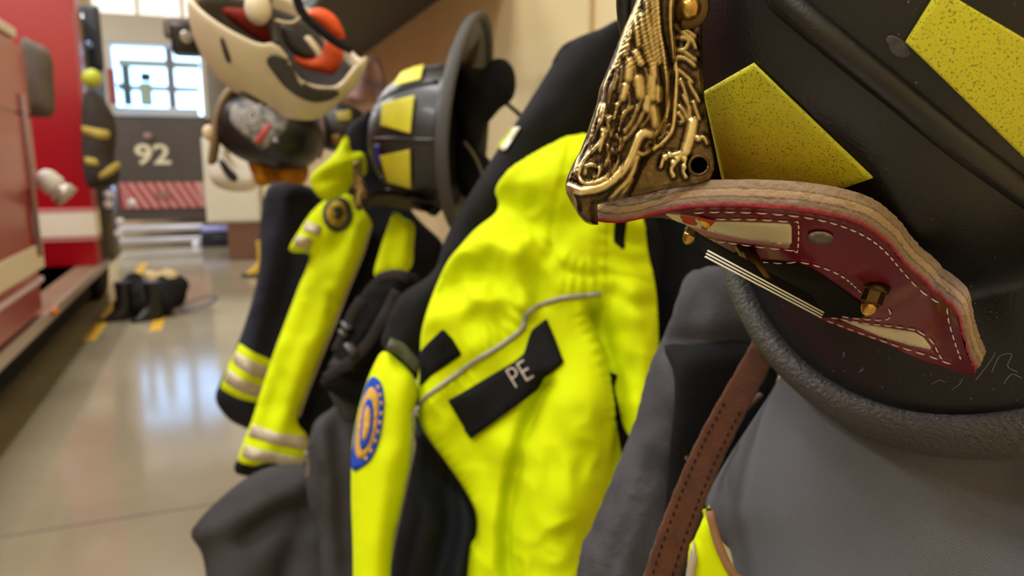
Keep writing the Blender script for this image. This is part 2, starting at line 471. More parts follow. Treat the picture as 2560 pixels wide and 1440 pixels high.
class Helmet:
    def __init__(s, R, t, name, label, cat_='helmet', group=None):
        s.R = R; s.t = t+A3(0, 0, H)
        M = Matrix([[*R[0], s.t[0]], [*R[1], s.t[1]], [*R[2], s.t[2]], [0, 0, 0, 1]])
        s.root = empty(name, None, label, cat_, group, M)
        MW[s.root.name] = (R, s.t)
    def ray(s, px, py): return s.R.T@(EYE-s.t), s.R.T@ray(px, py)
    def on_s(s, sv, px, py):
        o, d = s.ray(px, py); return o+d*(sv-o[1])/d[1]
    def hit(s, bvh, px, py):
        o, d = s.ray(px, py); h = bvh.ray_cast(Vector(o), Vector(d))
        return (np.array(h[0]), np.array(h[1])) if h[0] is not None else (None, None)
    def hits(s, bvh, pts, lift=0., n=8, step=6.):
        out = []; nn = []
        for p in resample(cat(pts, n) if len(pts) > 2 else np.array(pts, float), step):
            a, b = s.hit(bvh, *p)
            if a is not None:
                o, d = s.ray(*p); b = b if b@d < 0 else -b
                out.append(a+b*lift); nn.append(b)
        return np.array(out), np.array(nn)
    def sticker(s, name, quad, m, lift=.0006, bvh=None, nu=26, nv=26):
        """tape laid on the dome inside a four-cornered outline"""
        a, b, c, d = [np.array(p, float) for p in quad]; V = []; ok = True
        for j in range(nv+1):
            for i in range(nu+1):
                u, v = i/nu, j/nv; p = (a*(1-u)+b*u)*(1-v)+(d*(1-u)+c*u)*v
                h, nn = s.hit(bvh or OUT_BVH, *p)
                if h is None: V.append(None); continue
                o, dd = s.ray(*p); nn = nn if nn@dd < 0 else -nn
                V.append(h+nn*lift)
        F = []
        for j in range(nv):
            for i in range(nu):
                q = [j*(nu+1)+i, j*(nu+1)+i+1, (j+1)*(nu+1)+i+1, (j+1)*(nu+1)+i]
                if all(V[k] is not None for k in q): F.append(tuple(q))
        idx = {k: i for i, k in enumerate(sorted({k for f in F for k in f}))}
        if not F: return None
        o = link(name, [V[k] for k in idx], [tuple(idx[k] for k in f) for f in F], m, s.root, True, True)
        md = o.modifiers.new('s', 'SOLIDIFY'); md.thickness = .0008; md.offset = -1
        return o
    def base(s, ribs, m=None, rr=.0042):
        s.shell = link('shell', SHV, SHF, m or HB, s.root, True, True)
        # rubber rim: rounded band round the brim with a groove inside it
        V = []; F = []; n = 140; prof = [(.885, -.003), (.893, .0065), (.915, .0105), (.96, .0100), (.995, .005), (1.01, -.003), (1.0, -.0095), (.97, -.012), (.93, -.0115), (.90, -.008)]
        for k in range(n):
            p = 2*math.pi*k/n; a = dome_pt(p, 0); b = brim_pt(p); L = np.linalg.norm((b-a)[:2]); dr = (b-a)/L
            for (u, z) in prof:
                q = b-dr*(1-u)*.145; q[2] += z; V.append(q)
        mm = len(prof)
        for k in range(n):
            for j in range(mm): F.append((k*mm+j, ((k+1) % n)*mm+j, ((k+1) % n)*mm+(j+1) % mm, k*mm+(j+1) % mm))
        o = link('brim_rim', V, F, HB2, s.root, True, True); fixn(o)
        for r in ribs:
            if isinstance(r, (int, float)):
                P = np.array([dome_pt(r, th)*1.004 for th in np.linspace(.03, 1.45, 40)])
            else: P, _ = s.hits(OUT_BVH, r, .0003, step=14)
            rad = np.full(len(P), .0042); rad[:6] *= np.linspace(.3, 1, 6)
            if len(P) != len(rad): rad = np.full(len(P), .0042)
            mb = MB(); mb.tube(P, rad, 10)
            if not isinstance(r, (int, float)) and rr < .004:
                for dx, dy, r2 in ((-15, 17, .0011), (13, -15, .0008)):
                    P2, _ = s.hits(OUT_BVH, [(q[0]+dx, q[1]+dy) for q in r], .0001, step=14); mb.tube(P2, r2, 8)
            mb.obj('crown_rib', m or HB, s.root, True, True)
        # liner seen on the open side: headband ring, ear flap, chin strap
        return s

NR = np.stack([A3(-0.37233439, 0.08197248, -0.92447153), A3(0.16069477, -0.97535346, -0.15120458), A3(-0.91408112, -0.20485641, 0.34998508)], 1)
NT = A3(0.31155062, 0.23867131, 0.0501073)
hn = Helmet(NR, NT, 'fire_helmet', 'large black fire helmet with red leather front shield and brass eagle', 'helmet', 'fire helmets hung on the gear wall')
near_rib = [(1905, -60), (1960, 0), (2100, 118), (2250, 240), (2400, 362), (2560, 480), (2650, 540)]
hn.base([near_rib, math.pi, -math.pi/4, -3*math.pi/4, 3*math.pi/4+.1], None, .0027)
st = hn.sticker('reflective_patch', [(1765, 225), (1888, 155), (2182, 437), (1835, 560)], REFL)
hn.sticker('reflective_patch', [(2262, 102), (2345, -30), (2800, 240), (2600, 432)], REFL)
# ---- leather front shield: a curved sheet f(s,u) through measured rim points
RIMPX = [(.0, 1490, 552), (.006, 1560, 557), (.013, 1640, 535), (.02, 1700, 520), (.03, 1800, 515), (.042, 1950, 520), (.049, 2060, 535), (.051, 2150, 560), (.049, 2220, 610), (.048, 2270, 670), (.053, 2330, 725), (.063, 2385, 765), (.065, 2392, 805), (.0625, 2412, 870), (.060, 2436, 922), (.055, 2412, 932), (.04, 2270, 887), (.02, 2150, 837), (0., 2050, 797)]
rim = np.array([hn.on_s(*r) for r in RIMPX])
KP = np.vstack([rim, [(.1267, 0, .1326)], [(.127, 0, .105)], [(.128, 0, .075)], [(.131, 0, .05)], [hn.on_s(.015, 1900, 648)], [hn.on_s(.026, 1995, 657)], [hn.on_s(.028, 2080, 702)], [hn.on_s(.026, 2165, 762)]])
KP = np.vstack([KP, KP[KP[:, 1] > 1e-6]*A3(1, -1, 1)])
def _phi(r2): return .5*r2*np.log(r2+1e-12)
_X = KP[:, 1:]; _D = ((_X[:, None]-_X[None])**2).sum(2); nK = len(KP)
_Aq = np.zeros((nK+3, nK+3)); _Aq[:nK, :nK] = _phi(_D)+np.eye(nK)*3e-5
_Pm = np.hstack([np.ones((nK, 1)), _X]); _Aq[:nK, nK:] = _Pm; _Aq[nK:, :nK] = _Pm.T
_wt = np.linalg.solve(_Aq, np.concatenate([KP[:, 0], np.zeros(3)]))
def shf(Q):
    Q = np.atleast_2d(Q); d = ((Q[:, None]-_X[None])**2).sum(2)
    f = _phi(d)@_wt[:nK]+np.hstack([np.ones((len(Q), 1)), Q])@_wt[nK:]
    return f-.4*np.maximum(0, -Q[:, 0])**2/(np.maximum(0, -Q[:, 0])+.006)   # the far half bends back round the dome
half = rim[:, 1:3]
half_s = np.vstack([cat(half[:11], 4), cat(half[11:14], 3), cat(half[14:], 4)])
outl = np.vstack([half_s, (half_s*A3(-1, 1, 0)[:2])[::-1][1:-1]])
outl = resample(outl, .0016, True)
if True:
    # orientation: counter-clockwise in (s,u) seen from +f
    ar = np.sum(outl[:, 0]*np.roll(outl[:, 1], -1)-np.roll(outl[:, 0], -1)*outl[:, 1])
    if ar < 0: outl = outl[::-1]
sv2, sF = triangulate(outl, .0022)
nS = len(sv2); f0 = shf(sv2); TH = .0085
loc = lambda f, q: np.stack([f, q[:, 0], q[:, 1]], 1)
SFV = loc(f0, sv2); shield_v = np.vstack([SFV, loc(f0-TH, sv2)])
shield = link('leather_shield', shield_v, sF+[(a+nS, c+nS, b+nS) for a, b, c in sF], REDL, hn.root, True, True)
tag(shield, 'shiny red leather front shield with white stitching')
rv = []; rf = []; lay = []; NL = 12
bo = outl; fo = shf(bo)
nb_ = len(bo); tang = np.roll(bo, -1, 0)-np.roll(bo, 1, 0); nrm2 = np.stack([tang[:, 1], -tang[:, 0]], 1); nrm2 /= np.linalg.norm(nrm2, axis=1)[:, None]
for j in range(NL+1):
    t = j/NL; b2 = bo+nrm2*(.0004+.0007*math.sin(math.pi*t)+.00025*rng.normal(size=(nb_, 1)))
    rv.append(loc(fo+.0002-(TH+.0004)*t, b2)); lay += [1-t]*nb_
rv = np.vstack(rv)
for j in range(NL):
    for k in range(nb_): rf.append((j*nb_+k, j*nb_+(k+1) % nb_, (j+1)*nb_+(k+1) % nb_, (j+1)*nb_+k))
eo = link('raw_leather_edge', rv, rf, EDGE, shield, True, True); attr(eo, 'layer', lay); fixn(eo)
tag(eo, 'raw tan layered leather edge')
SBVH = BVHTree.FromPolygons([Vector(p) for p in SFV], sF)
def on_shield(pts, lift=.0003, step=5., n=6): return hn.hits(SBVH, pts, lift, n, step)
def inset(dist, lift=.0002):
    Q = bo-nrm2*dist; Q = Q[segdist(Q, bo)[0] > dist*.93]
    return np.hstack([(shf(Q)+lift)[:, None], Q])
mb = MB()
def stitch_px(mb, pts, smooth=True):
    P, Nn = on_shield(pts, .0002, 4., 6 if smooth else 1)
    if len(P) > 3:
        m2 = dashes(P, Nn, .0032, .0016, .00028, .0002); mb.add(m2.v, m2.f)
for ln in ([(1735, 529), (1790, 527), (1870, 528), (1960, 534), (2040, 545), (2110, 564), (2170, 592), (2215, 628), (2262, 682), (2310, 730), (2370, 768)], [(2371, 770), (2376, 805), (2390, 855), (2406, 905)], [(1790, 545), (1900, 546), (1986, 552)], [(1986, 552), (1996, 556), (1994, 624), (1985, 624)], [(1985, 624), (1900, 615), (1820, 604), (1770, 598)],
           [(1775, 618), (1860, 645), (1950, 655), (2000, 653), (2060, 668), (2110, 692), (2155, 730)],
           [(2222, 770), (2228, 782), (2215, 798), (2150, 795), (2090, 787)], [(2080, 792), (2160, 806), (2240, 815), (2295, 824)], [(2295, 824), (2330, 850), (2352, 890), (2366, 905)],
           [(2070, 800), (2150, 830), (2250, 865), (2330, 890), (2370, 905), (2405, 912)]):
    stitch_px(mb, ln)
so = mb.obj('stitching', THREAD, shield, True, True); so['label'] = 'white thread stitching'
def shield_inlay(name, poly, m, lift=.00025, smooth=False):
    """thin inlay cut to a pixel outline and laid on the shield front"""
    P = np.array(cat(poly, 5, True) if smooth else resample(np.array(poly, float), 8, True))
    P = resample(P, 7., True)
    ar = np.sum(P[:, 0]*np.roll(P[:, 1], -1)-np.roll(P[:, 0], -1)*P[:, 1])
    if ar < 0: P = P[::-1]
    v2, F = triangulate(P, 7.); V = []; ok = []
    for p in v2:
        a, b = hn.hit(SBVH, *p); ok.append(a is not None)
        V.append(a+A3(lift, 0, 0) if a is not None else A3(0, 0, 0))
    F = [f for f in F if all(ok[i] for i in f)]
    F = biggest(F)
    if not F: print('inlay failed', name); return None
    V, F = compact(V, F)
    o = link(name, V, F, m, shield, True, True)
    md = o.modifiers.new('s', 'SOLIDIFY'); md.thickness = .0006; md.offset = 0
    return o
shield_inlay('top_banner', [(1665, 533), (1720, 538), (1790, 552), (1900, 555), (1975, 558), (1980, 565), (1980, 606), (1975, 610), (1890, 600), (1800, 582), (1740, 567), (1690, 549)], CREAM)
shield_inlay('banner_edge', [(1700, 555), (1740, 567), (1800, 582), (1890, 600), (1975, 610), (1975, 619), (1900, 611), (1800, 594), (1750, 585)], mat('pink_leather_edge', (150, 92, 96), .7))
shield_inlay('bottom_banner', [(2110, 800), (2180, 812), (2285, 828), (2310, 842), (2332, 872), (2280, 862), (2200, 838)], CREAM)
shield_inlay('bottom_banner_edge', [(2085, 797), (2200, 838), (2280, 862), (2332, 872), (2342, 886), (2260, 862), (2150, 824)], mat('maroon_edge', (122, 52, 62), .6))
gp, _ = on_shield([(1676, 551), (1706, 566), (1742, 583), (1778, 596)], .0006, 4.)
mb = MB(); mb.tube(gp, .0006, 8); mb.obj('gold_trim_line', mat('yellow_trim', (226, 216, 40), .5), shield, True, True)
shield_inlay('felt_inlay', [(1768, 615), (1850, 634), (1900, 648), (1995, 657), (2040, 676), (2080, 702), (2125, 735), (2165, 762), (2180, 778), (2152, 794), (2050, 792), (1900, 716), (1762, 642)], BLKFELT, .0002)
shield_inlay('rivet', [(2022, 582), (2040, 574), (2068, 576), (2086, 588), (2078, 600), (2052, 604), (2030, 598)], STEELR, .0007, True)
# red flame lettering on the top banner
RLET = mat('red_letter', (176, 42, 30), .45); YLET = mat('yellow_letter', (226, 190, 50), .45)
for body, corners, m1 in (('S', [(1700, 533), (1742, 540), (1747, 560), (1712, 552)], RLET), ('7', [(1745, 537), (1790, 549), (1798, 578), (1752, 566)], RLET)):
    V2, F2 = text_mesh(body, 1., .03); lo, hi = V2[:, :2].min(0), V2[:, :2].max(0)
    def place(x, y, h, cs=corners):
        u = (x-lo[0])/(hi[0]-lo[0]); v = 1-(y-lo[1])/(hi[1]-lo[1]); c = [np.array(q, float) for q in cs]
        p = (c[0]*(1-u)+c[1]*u)*(1-v)+(c[3]*(1-u)+c[2]*u)*v
        a, b = hn.hit(SBVH, *p)
        if a is None: a = A3(.13, 0, .12)
        return a+A3(.0006+h, 0, 0)
    V, F = thick_text(V2, F2, place, .0004)
    link('letter', V, F, m1, shield, False, True)
o = shield_inlay('letter_fill', [(1753, 543), (1772, 548), (1782, 560), (1770, 562), (1758, 552)], YLET, .0012)
# number plate: flat laminated black panel standing proud of the leather
pa = hn.on_s(.03, 1762, 642); pb = hn.on_s(.03, 2052, 794); far = A3(-.004, -.007, 0)
mb = MB(); mb.prism([pa, pb, pb+far, pa+far], A3(-.0024, 0, 0)); po = mb.obj('number_plate', BLKFELT, shield, False, True); po['label'] = 'black number plate with white layered edge'
mb = MB()
for k in range(3):
    q0 = pa+A3(-.0001-.0010*k, .0001, 0); q1 = pb+A3(-.0001-.0010*k, .0001, 0)
    mb.tube([q0, (q0+q1)/2, q1], .00034, 6)
mb.obj('plate_edge', WHITEP, po, True, True)
mb = MB(); q = pa*.5+pb*.5; mb.tube([q+A3(-.002, -.003, 0), A3(float(shf([[.012, q[2]]])[0])-.002, .012, q[2])], .003, 8); mb.obj('plate_post', BRASSD, po, True, True)
# acorn nuts
def acorn(px, py, sv, sc=.84):
    b = hn.on_s(sv, px, py)
    if sv > 0: b, _ = hn.hit(SBVH, px, py)
    else: b[0] -= .0105
    n = A3(1, .08 if sv > 0 else -.1, 0); n /= np.linalg.norm(n)
    mb = MB(); mb.lathe([(.0046, -.001), (.0046, .0012), (.0042, .0016)], b, n, 20); w = mb.obj('washer', BRASSD, shield, True, True)
    mb = MB(); mb.lathe([(.0045*sc, .0014), (.0045*sc, .0060), (.0037*sc, .0072)], b, n, 6); hx = mb.obj('hex_nut', BRASSD, shield, False, True)
    mb = MB(); mb.lathe([(.0037*sc*math.cos(a), .0066+.0050*math.sin(a)) for a in np.linspace(0, 1.5, 9)], b, n, 24); mb.obj('nut_cap', BRASSB, hx, True, True)
acorn(2192, 718, .042)
acorn(1722, 607, -.04)

# ---- brass eagle bracket: relief laid out on a sheet from the crown ridge to the side plate, mirrored to the other side
cx = lambda pts: [(1380+p[0]/2.3224, p[1]/2.3224) for p in pts]
eg_out = [(1640, -170), (1612, -90), (1600, -40), (1591, 0), (1578, 32), (1558, 75), (1542, 115), (1528, 150), (1510, 195), (1498, 222), (1491, 262), (1478, 300), (1467, 335), (1450, 378), (1432, 410), (1419, 440), (1413, 462), (1415, 482), (1428, 508), (1445, 538), (1462, 556), (1480, 563), (1496, 562), (1494, 535), (1494, 512), (1508, 508), (1545, 501), (1600, 487), (1650, 477), (1700, 468), (1750, 460), (1775, 450), (1788, 425), (1782, 380), (1772, 330), (1764, 270), (1758, 200), (1755, 100), (1757, 0), (1765, -90), (1775, -170)]
w_beak = hn.R@hn.on_s(0., 1440, 500)+hn.t; w_top = hn.R@hn.on_s(0., 1600, -40)+hn.t
# the sheet's near edge lies on the dome
w_edge = hn.R@hn.on_s(.022, 1776, 300)+hn.t
nrm = np.cross(w_top-w_beak, w_edge-w_beak); nrm /= np.linalg.norm(nrm)
if nrm@(EYE-w_beak) < 0: nrm = -nrm
epl = Plane(w_beak, nrm)
EB = resample(epl.px(eg_out), .0008, True)
ar = np.sum(EB[:, 0]*np.roll(EB[:, 1], -1)-np.roll(EB[:, 0], -1)*EB[:, 1])
if ar < 0: EB = EB[::-1]
ev, eF = triangulate(EB, .0005)
ed, _ = segdist(ev, EB)
strokes = []   # (crop polyline, half width mm, height mm)
S = lambda w, h, *p: strokes.append((p, w, h))
S(1.15, 2.4, (622, -60), (620, 0), (613, 60), (618, 150), (625, 220), (645, 320), (662, 420), (672, 500), (674, 570), (668, 650), (650, 715), (620, 765), (575, 800), (520, 785))
S(1.15, 2.4, (705, -60), (700, 0), (688, 80), (692, 200), (708, 310), (720, 420), (718, 540), (710, 640), (706, 700), (694, 760), (660, 810), (600, 860), (540, 900), (505, 890))
for p in [((562, 740),), ((610, 850), (570, 830), (545, 860)), ((600, 820), (640, 790), (660, 740)), ((560, 860), (545, 890)), ((640, 780), (690, 770)), ((660, 740), (700, 720)), ((590, 800), (600, 850), (640, 850))]:
    if len(p) > 1: S(.8, 1.5, *p)
# long primaries
for p in [[(520, -20), (495, 80), (455, 200), (435, 300), (420, 350)], [(485, 60), (480, 150), (495, 230), (505, 300)], [(545, -20), (552, 120), (575, 250), (600, 390)],
          [(580, -20), (590, 120), (605, 260), (622, 380)], [(460, 120), (425, 230), (400, 330), (372, 420)], [(515, 130), (535, 230), (560, 330), (585, 400)]]: S(1.5, 2.0, *p)
# overlapping feathers
for c, d, L, w in [((452, 440), (-.1, 1), 70, 2.4), ((512, 530), (.1, 1), 70, 2.6), ((582, 530), (-.05, 1), 80, 2.6), ((592, 430), (.1, 1), 50, 2.2), ((600, 690), (.15, 1), 70, 2.6), ((505, 370), (.5, 1), 45, 2.), ((425, 560), (-.3, 1), 55, 2.), ((620, 560), (0, 1), 50, 1.8), ((555, 620), (-.2, 1), 50, 1.9)]:
    d = np.array(d)/np.linalg.norm(d); c = np.array(c)
    S(w, 2.4, tuple(c-d*L*.6), tuple(c), tuple(c+d*L*.6))
    for sgn in (-1, 1): S(.45, .7, tuple(c-d*L*.7), tuple(c+A3(d[1], -d[0], 0)[:2]*18*sgn), tuple(c+d*L*.7))
# neck feathers, swept towards the head
for p in [[(340, 440), (315, 520), (310, 620), (275, 720)], [(300, 470), (272, 570), (258, 640)], [(385, 480), (345, 560), (330, 650), (290, 730)], [(395, 380), (380, 470), (365, 540)], [(430, 560), (395, 620), (370, 700)],
          [(470, 640), (420, 690), (395, 770)], [(500, 640), (470, 720), (430, 780)], [(540, 655), (510, 720), (460, 790), (420, 830)], [(290, 620), (262, 720), (235, 800)], [(250, 640), (225, 720), (205, 790)],
          [(325, 700), (345, 770), (370, 810)], [(380, 800), (415, 840), (395, 880), (370, 900)], [(330, 780), (300, 850), (290, 880)], [(240, 800), (200, 860), (160, 930), (140, 1000)], [(215, 830), (165, 900), (125, 980), (110, 1040)],
          [(360, 880), (390, 920), (370, 980), (330, 1030)], [(340, 860), (330, 930), (300, 990)]]: S(1.1, 1.7, *p)
for p in [[(455, 300), (440, 380), (470, 440)], [(480, 400), (490, 460), (478, 520)], [(545, 430), (560, 500), (545, 560)], [(615, 440), (620, 520), (606, 590)], [(410, 420), (405, 500), (392, 560)], [(360, 400), (345, 470)], [(325, 500), (300, 600)],
          [(450, 560), (455, 620), (430, 680)], [(520, 600), (500, 660), (470, 700)], [(570, 640), (560, 700), (520, 750)], [(600, 620), (590, 680)], [(350, 700), (320, 770), (300, 830)], [(400, 700), (380, 760), (350, 800)], [(280, 740), (255, 810), (230, 850)],
          [(440, 120), (410, 210), (390, 280)], [(470, 200), (455, 270)], [(530, 300), (545, 350), (565, 400)], [(185, 900), (160, 960), (150, 1040)], [(240, 860), (215, 900)], [(350, 940), (345, 1000), (310, 1045)]]: S(.8, 1.5, *p)
# brow loop, eye ring, cheek ridges, beak
S(1.1, 2.6, (305, 770), (300, 830), (255, 880), (205, 930), (178, 985), (172, 1030), (200, 1062), (260, 1062), (320, 1040))
S(1.2, 2.2, (205, 1010), (212, 975), (245, 960), (280, 980), (285, 1010), (262, 1035))
S(2.0, 3.4, (575, 785), (535, 785), (505, 820), (480, 880), (455, 940), (420, 990), (375, 1040), (310, 1085), (230, 1105), (160, 1105), (105, 1085), (85, 1100))
S(1.4, 2.4, (500, 920), (480, 990), (440, 1060), (390, 1110), (345, 1160))
S(1.3, 2., (470, 1040), (430, 1110), (380, 1170))
S(1.3, 2.2, (120, 1110), (145, 1170), (150, 1240), (175, 1290))
S(1.6, 1.8, (85, 1110), (110, 1190), (160, 1270), (230, 1305))
# leg, toes and claws
S(2.6, 3.2, (812, 715), (795, 800), (770, 880))
S(1.2, 2.4, (770, 880), (700, 900), (650, 915), (632, 965)); S(1.2, 2.4, (755, 890), (715, 945), (690, 985), (705, 1020)); S(1.2, 2.4, (770, 890), (770, 950), (760, 990), (775, 1025))
S(1.2, 2.2, (835, 805), (880, 800), (900, 830))
for p in [(650, 912), (680, 895), (700, 945), (722, 920), (765, 920), (762, 965), (842, 802)]: S(1.5, 2.8, p, (p[0]+6, p[1]+6))
# thigh feathers
for p in [[(715, 170), (760, 195), (810, 235), (830, 280)], [(715, 235), (755, 225), (790, 245), (770, 290), (745, 300)], [(725, 335), (780, 350), (825, 385)], [(730, 410), (770, 440), (810, 480)], [(745, 470), (770, 540), (785, 600)], [(740, 620), (765, 650), (790, 700)],
          [(735, 660), (760, 700), (745, 715)], [(810, 520), (835, 560), (850, 590)], [(820, 600), (835, 650), (850, 690)], [(780, 180), (825, 215)], [(725, 290), (770, 310), (830, 350)], [(790, 480), (820, 540)], [(760, 560), (790, 620), (800, 680)]]: S(1.2, 1.9, *p)
def relief(Q):
    h = np.zeros(len(Q)); near = np.zeros(len(Q))
    for p, w, a in strokes:
        q = epl.px(cx(p)); q = cat(q, 5) if len(q) > 2 else q
        bb = (Q[:, 0] > q[:, 0].min()-.008) & (Q[:, 0] < q[:, 0].max()+.008) & (Q[:, 1] > q[:, 1].min()-.008) & (Q[:, 1] < q[:, 1].max()+.008)
        if not bb.any(): continue
        k = .00040*w
        d, _ = segdist(Q[bb], q, False)
        g = np.clip(1-(d/(k*2.1))**2, 0, 1)**.95*a*.00040
        h[bb] = np.maximum(h[bb], g); near[bb] = np.maximum(near[bb], np.clip(1-(d-k*1.4)/.0016, 0, 1))
    return h, near
rel, near_ = relief(ev)
# scored feather barbs: short diagonal hatching in the upper-left wing region
P3 = epl.w(ev, np.zeros(len(ev)))
pr = P3-EYE; zz = pr@CF; PXe = 1280+FPX*(pr@CR)/zz; PYe = 720-FPX*(pr@CU)/zz
cxx = (PXe-1380)*2.3224; cyy = PYe*2.3224
wing = (cxx < 640+.1*cyy) & (cyy < 830) & (cxx > 200)
hat = np.sin((cxx*.55+cyy*.75)*.34+2*vnoise(np.stack([cxx, cyy], 1), .02, 5))*wing
rel2 = rel+.00016*hat*(rel > .0002)*(cyy < 430)
grain = vnoise(np.stack([cxx*.08+cyy*.02, cyy*.012], 1), 1., 3)*((cxx < 420) & (cyy > 620) & (cyy < 1060))
rel2 = rel2+.0004*grain
# body bulge: head and neck stand up from the side plate
bod, _ = segdist(np.stack([cxx, cyy], 1), np.array([(560, -300), (520, 0), (470, 250), (430, 450), (400, 650), (330, 800), (260, 950), (190, 1080), (190, 1200)], float), False)
bulge = np.clip(1-(bod/(260.))**2, 0, 1)**.6*.009
edge = np.clip(ed/.006, 0, 1); edge = np.sqrt(1-(1-edge)**2)
left = cxx < 560
hE = (bulge*edge+rel2*np.clip(ed/.0012, 0, 1)+.0012*np.clip(ed/.0015, 0, 1))
# back of the sheet follows down to the dome side
def to_local(P): return (P-hn.t)@hn.R
top3 = to_local(epl.w(ev, hE))
eb_ = np.clip(ed/.012, 0, 1); back3 = to_local(epl.w(ev, -.004*np.sqrt(1-(1-eb_)**2)))
# keep the near sheet on its own side of the ridge
nE = len(ev); bdm = ed < 1e-7
V = np.vstack([top3, back3]); idx = np.arange(nE); bi = np.where(bdm, idx, idx+nE)
Fe = eF+[(bi[a], bi[c], bi[b]) for a, b, c in eF]
u_ = np.zeros(2*nE, bool)
for f_ in Fe: u_[list(f_)] = True
mp_ = np.cumsum(u_)-1
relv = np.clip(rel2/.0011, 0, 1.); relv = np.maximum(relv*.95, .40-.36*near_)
lipm = ed < .0015
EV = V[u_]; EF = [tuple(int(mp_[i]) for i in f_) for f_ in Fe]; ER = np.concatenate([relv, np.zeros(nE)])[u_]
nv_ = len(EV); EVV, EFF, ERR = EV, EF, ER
eagle_me = None
def eagle_on(h):
    global eagle_me
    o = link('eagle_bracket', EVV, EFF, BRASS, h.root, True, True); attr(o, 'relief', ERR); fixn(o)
    o['label'] = 'brass eagle bracket holding the shield tip'; return o
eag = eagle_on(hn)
# screw and empty screw hole in the side plate
def plate_pt(px, py, lift=.0):
    q = epl.px([(px, py)]); return to_local(epl.w(q, np.array([lift])))[0]
nl = hn.R.T@epl.n
b = plate_pt(1721, 24, .001)
mb = MB(); mb.lathe([(.0062, 0), (.0062, .001), (.005, .0014)], b, nl, 20); mb.obj('screw_washer', BRASSD, eag, True, True)
mb = MB(); mb.lathe([(.0038*math.cos(a), .001+.0036*math.sin(a)) for a in np.linspace(0, 1.5, 9)], b, nl, 20); mb.obj('screw_head', BRASSB, eag, True, True)
b = plate_pt(1746, 414, .0008)
mb = MB(); mb.lathe([(.0024, -.001), (.0024, .0010)], b, nl, 20); mb.obj('screw_hole', mat('hole_black', (3, 3, 3), 1., spec=0.), eag, True, True)
mb = MB(); mb.tube([b+nl*.0012+(np.array(hn.R.T@epl.a)*math.cos(t)+np.array(hn.R.T@epl.b)*math.sin(t))*.0029 for t in np.linspace(0, 2*math.pi, 20)], .0006, 6); mb.obj('hole_rim', BRASSD, eag, True, True)

# lint and stray hairs caught on the brim
mb = MB(); rl = np.random.default_rng(9)
for k in range(34):
    q, n_ = hn.hit(OUT_NEAR, rl.uniform(1990, 2550), rl.uniform(690, 1000))
    if q is not None: mb.ell(q+n_*.0002, rl.uniform(.0001, .00032), 6)
for hair in ([(2440, 950), (2475, 905), (2490, 880)], [(2480, 930), (2500, 890), (2530, 885), (2520, 915), (2545, 930)], [(2510, 960), (2530, 935), (2555, 945)], [(2330, 960), (2350, 950), (2365, 955)], [(2380, 975), (2400, 960), (2408, 945)], [(2110, 880), (2112, 888), (2108, 892)], [(2150, 930), (2160, 922)]):
    P_, _ = hn.hits(OUT_NEAR, hair, .0004, step=5)
    if len(P_) > 2: mb.tube(P_, .00012, 5)
lt = mb.obj('lint', mat('lint_grey', (150, 148, 146), .9), hn.root, True, True); lt['kind'] = 'stuff'

# ------------------------------------------------------------------ second helmet
R2 = np.stack([A3(-0.11268808, -0.05695995, -0.99199645), A3(-0.52231315, -0.84589928, 0.10790447), A3(-0.84527532, 0.53029234, 0.06557184)], 1)
DP[:] = [.118, .132, .1, .155, .8]; BR[:] = [.175, .145]
SHV, SHF = shell_mesh(); OUT_BVH = BVHTree.FromPolygons([Vector(p) for p in SHV], SHF)
h2 = Helmet(R2, A3(0.39433766, 1.30436797, 0.03011306), 'fire_helmet', 'black fire helmet with three yellow patches hung against the cream wall beside the yellow jacket', 'helmet', 'fire helmets hung on the gear wall')
HB3 = mat('helmet_charcoal', (38, 36, 36), .38, noise=.2, nscale=9, bump=.05, bscale=500, coat=.1)
h2.base([[(935, 345), (985, 347), (1040, 350), (1100, 352)], [(930, 270), (975, 235), (1030, 215), (1095, 205)], [(940, 430), (990, 470), (1050, 500), (1100, 510)], math.pi, -2.2, -1.4, 0.02], HB3, .0045)
REF2 = mat('reflective_yellow_blurred', (214, 206, 48), .55, noise=.15, nscale=30)
h2.sticker('reflective_patch', [(962, 262), (1040, 243), (1030, 335), (958, 315)], REF2, .006)
h2.sticker('reflective_patch', [(956, 388), (1029, 373), (1031, 466), (975, 450)], REF2, .006)
h2.sticker('reflective_patch', [(985, 222), (1010, 185), (1062, 168), (1055, 205)], REF2, .006)
eagle_on(h2)
shield2 = link('leather_shield', shield_v, sF+[(a+nS, c+nS, b+nS) for a, b, c in sF], DKLEATHER, h2.root, True, True)
shield2['label'] = 'dark brown leather front shield'
h2.sticker('blue_label', [(941, 362), (954, 360), (954, 412), (943, 414)], mat('blue_label', (40, 34, 150), .5), .004, nu=6, nv=6)
vr = ray(1200, 300); vr[2] = 0
pl2 = Plane(atd(1200, 300, 1.36), -vr)
c = Cloth(pl2, [(1142, 175), (1180, 168), (1205, 172), (1232, 148), (1262, 148), (1284, 172), (1290, 215), (1280, 250), (1252, 272), (1232, 295), (1212, 320), (1200, 365), (1178, 395), (1160, 370), (1142, 330)], .03, .035, .05, wr=.006, wscale=20)
e = c.build('ear_flap', BLACKF, h2.root, .01)
c = Cloth(pl2, [(1140, 330), (1175, 350), (1200, 378), (1225, 400), (1232, 430), (1215, 470), (1180, 500), (1150, 480), (1140, 420)], .02, .03, .04, wr=.008, wscale=30)
c.build('neck_pad', BLACKF, h2.root, .01)
c = Cloth(pl2, [(1160, 70), (1180, 52), (1204, 60), (1200, 110), (1185, 160), (1160, 175), (1152, 130)], .008, .012, .03, [([(1170, 80), (1165, 165)], .006, .006), ([(1185, 80), (1180, 160)], .006, .006)])
c.build('lining', mat('brown_lining', (70, 54, 42), .9, noise=.5, nscale=60), h2.root, .008)
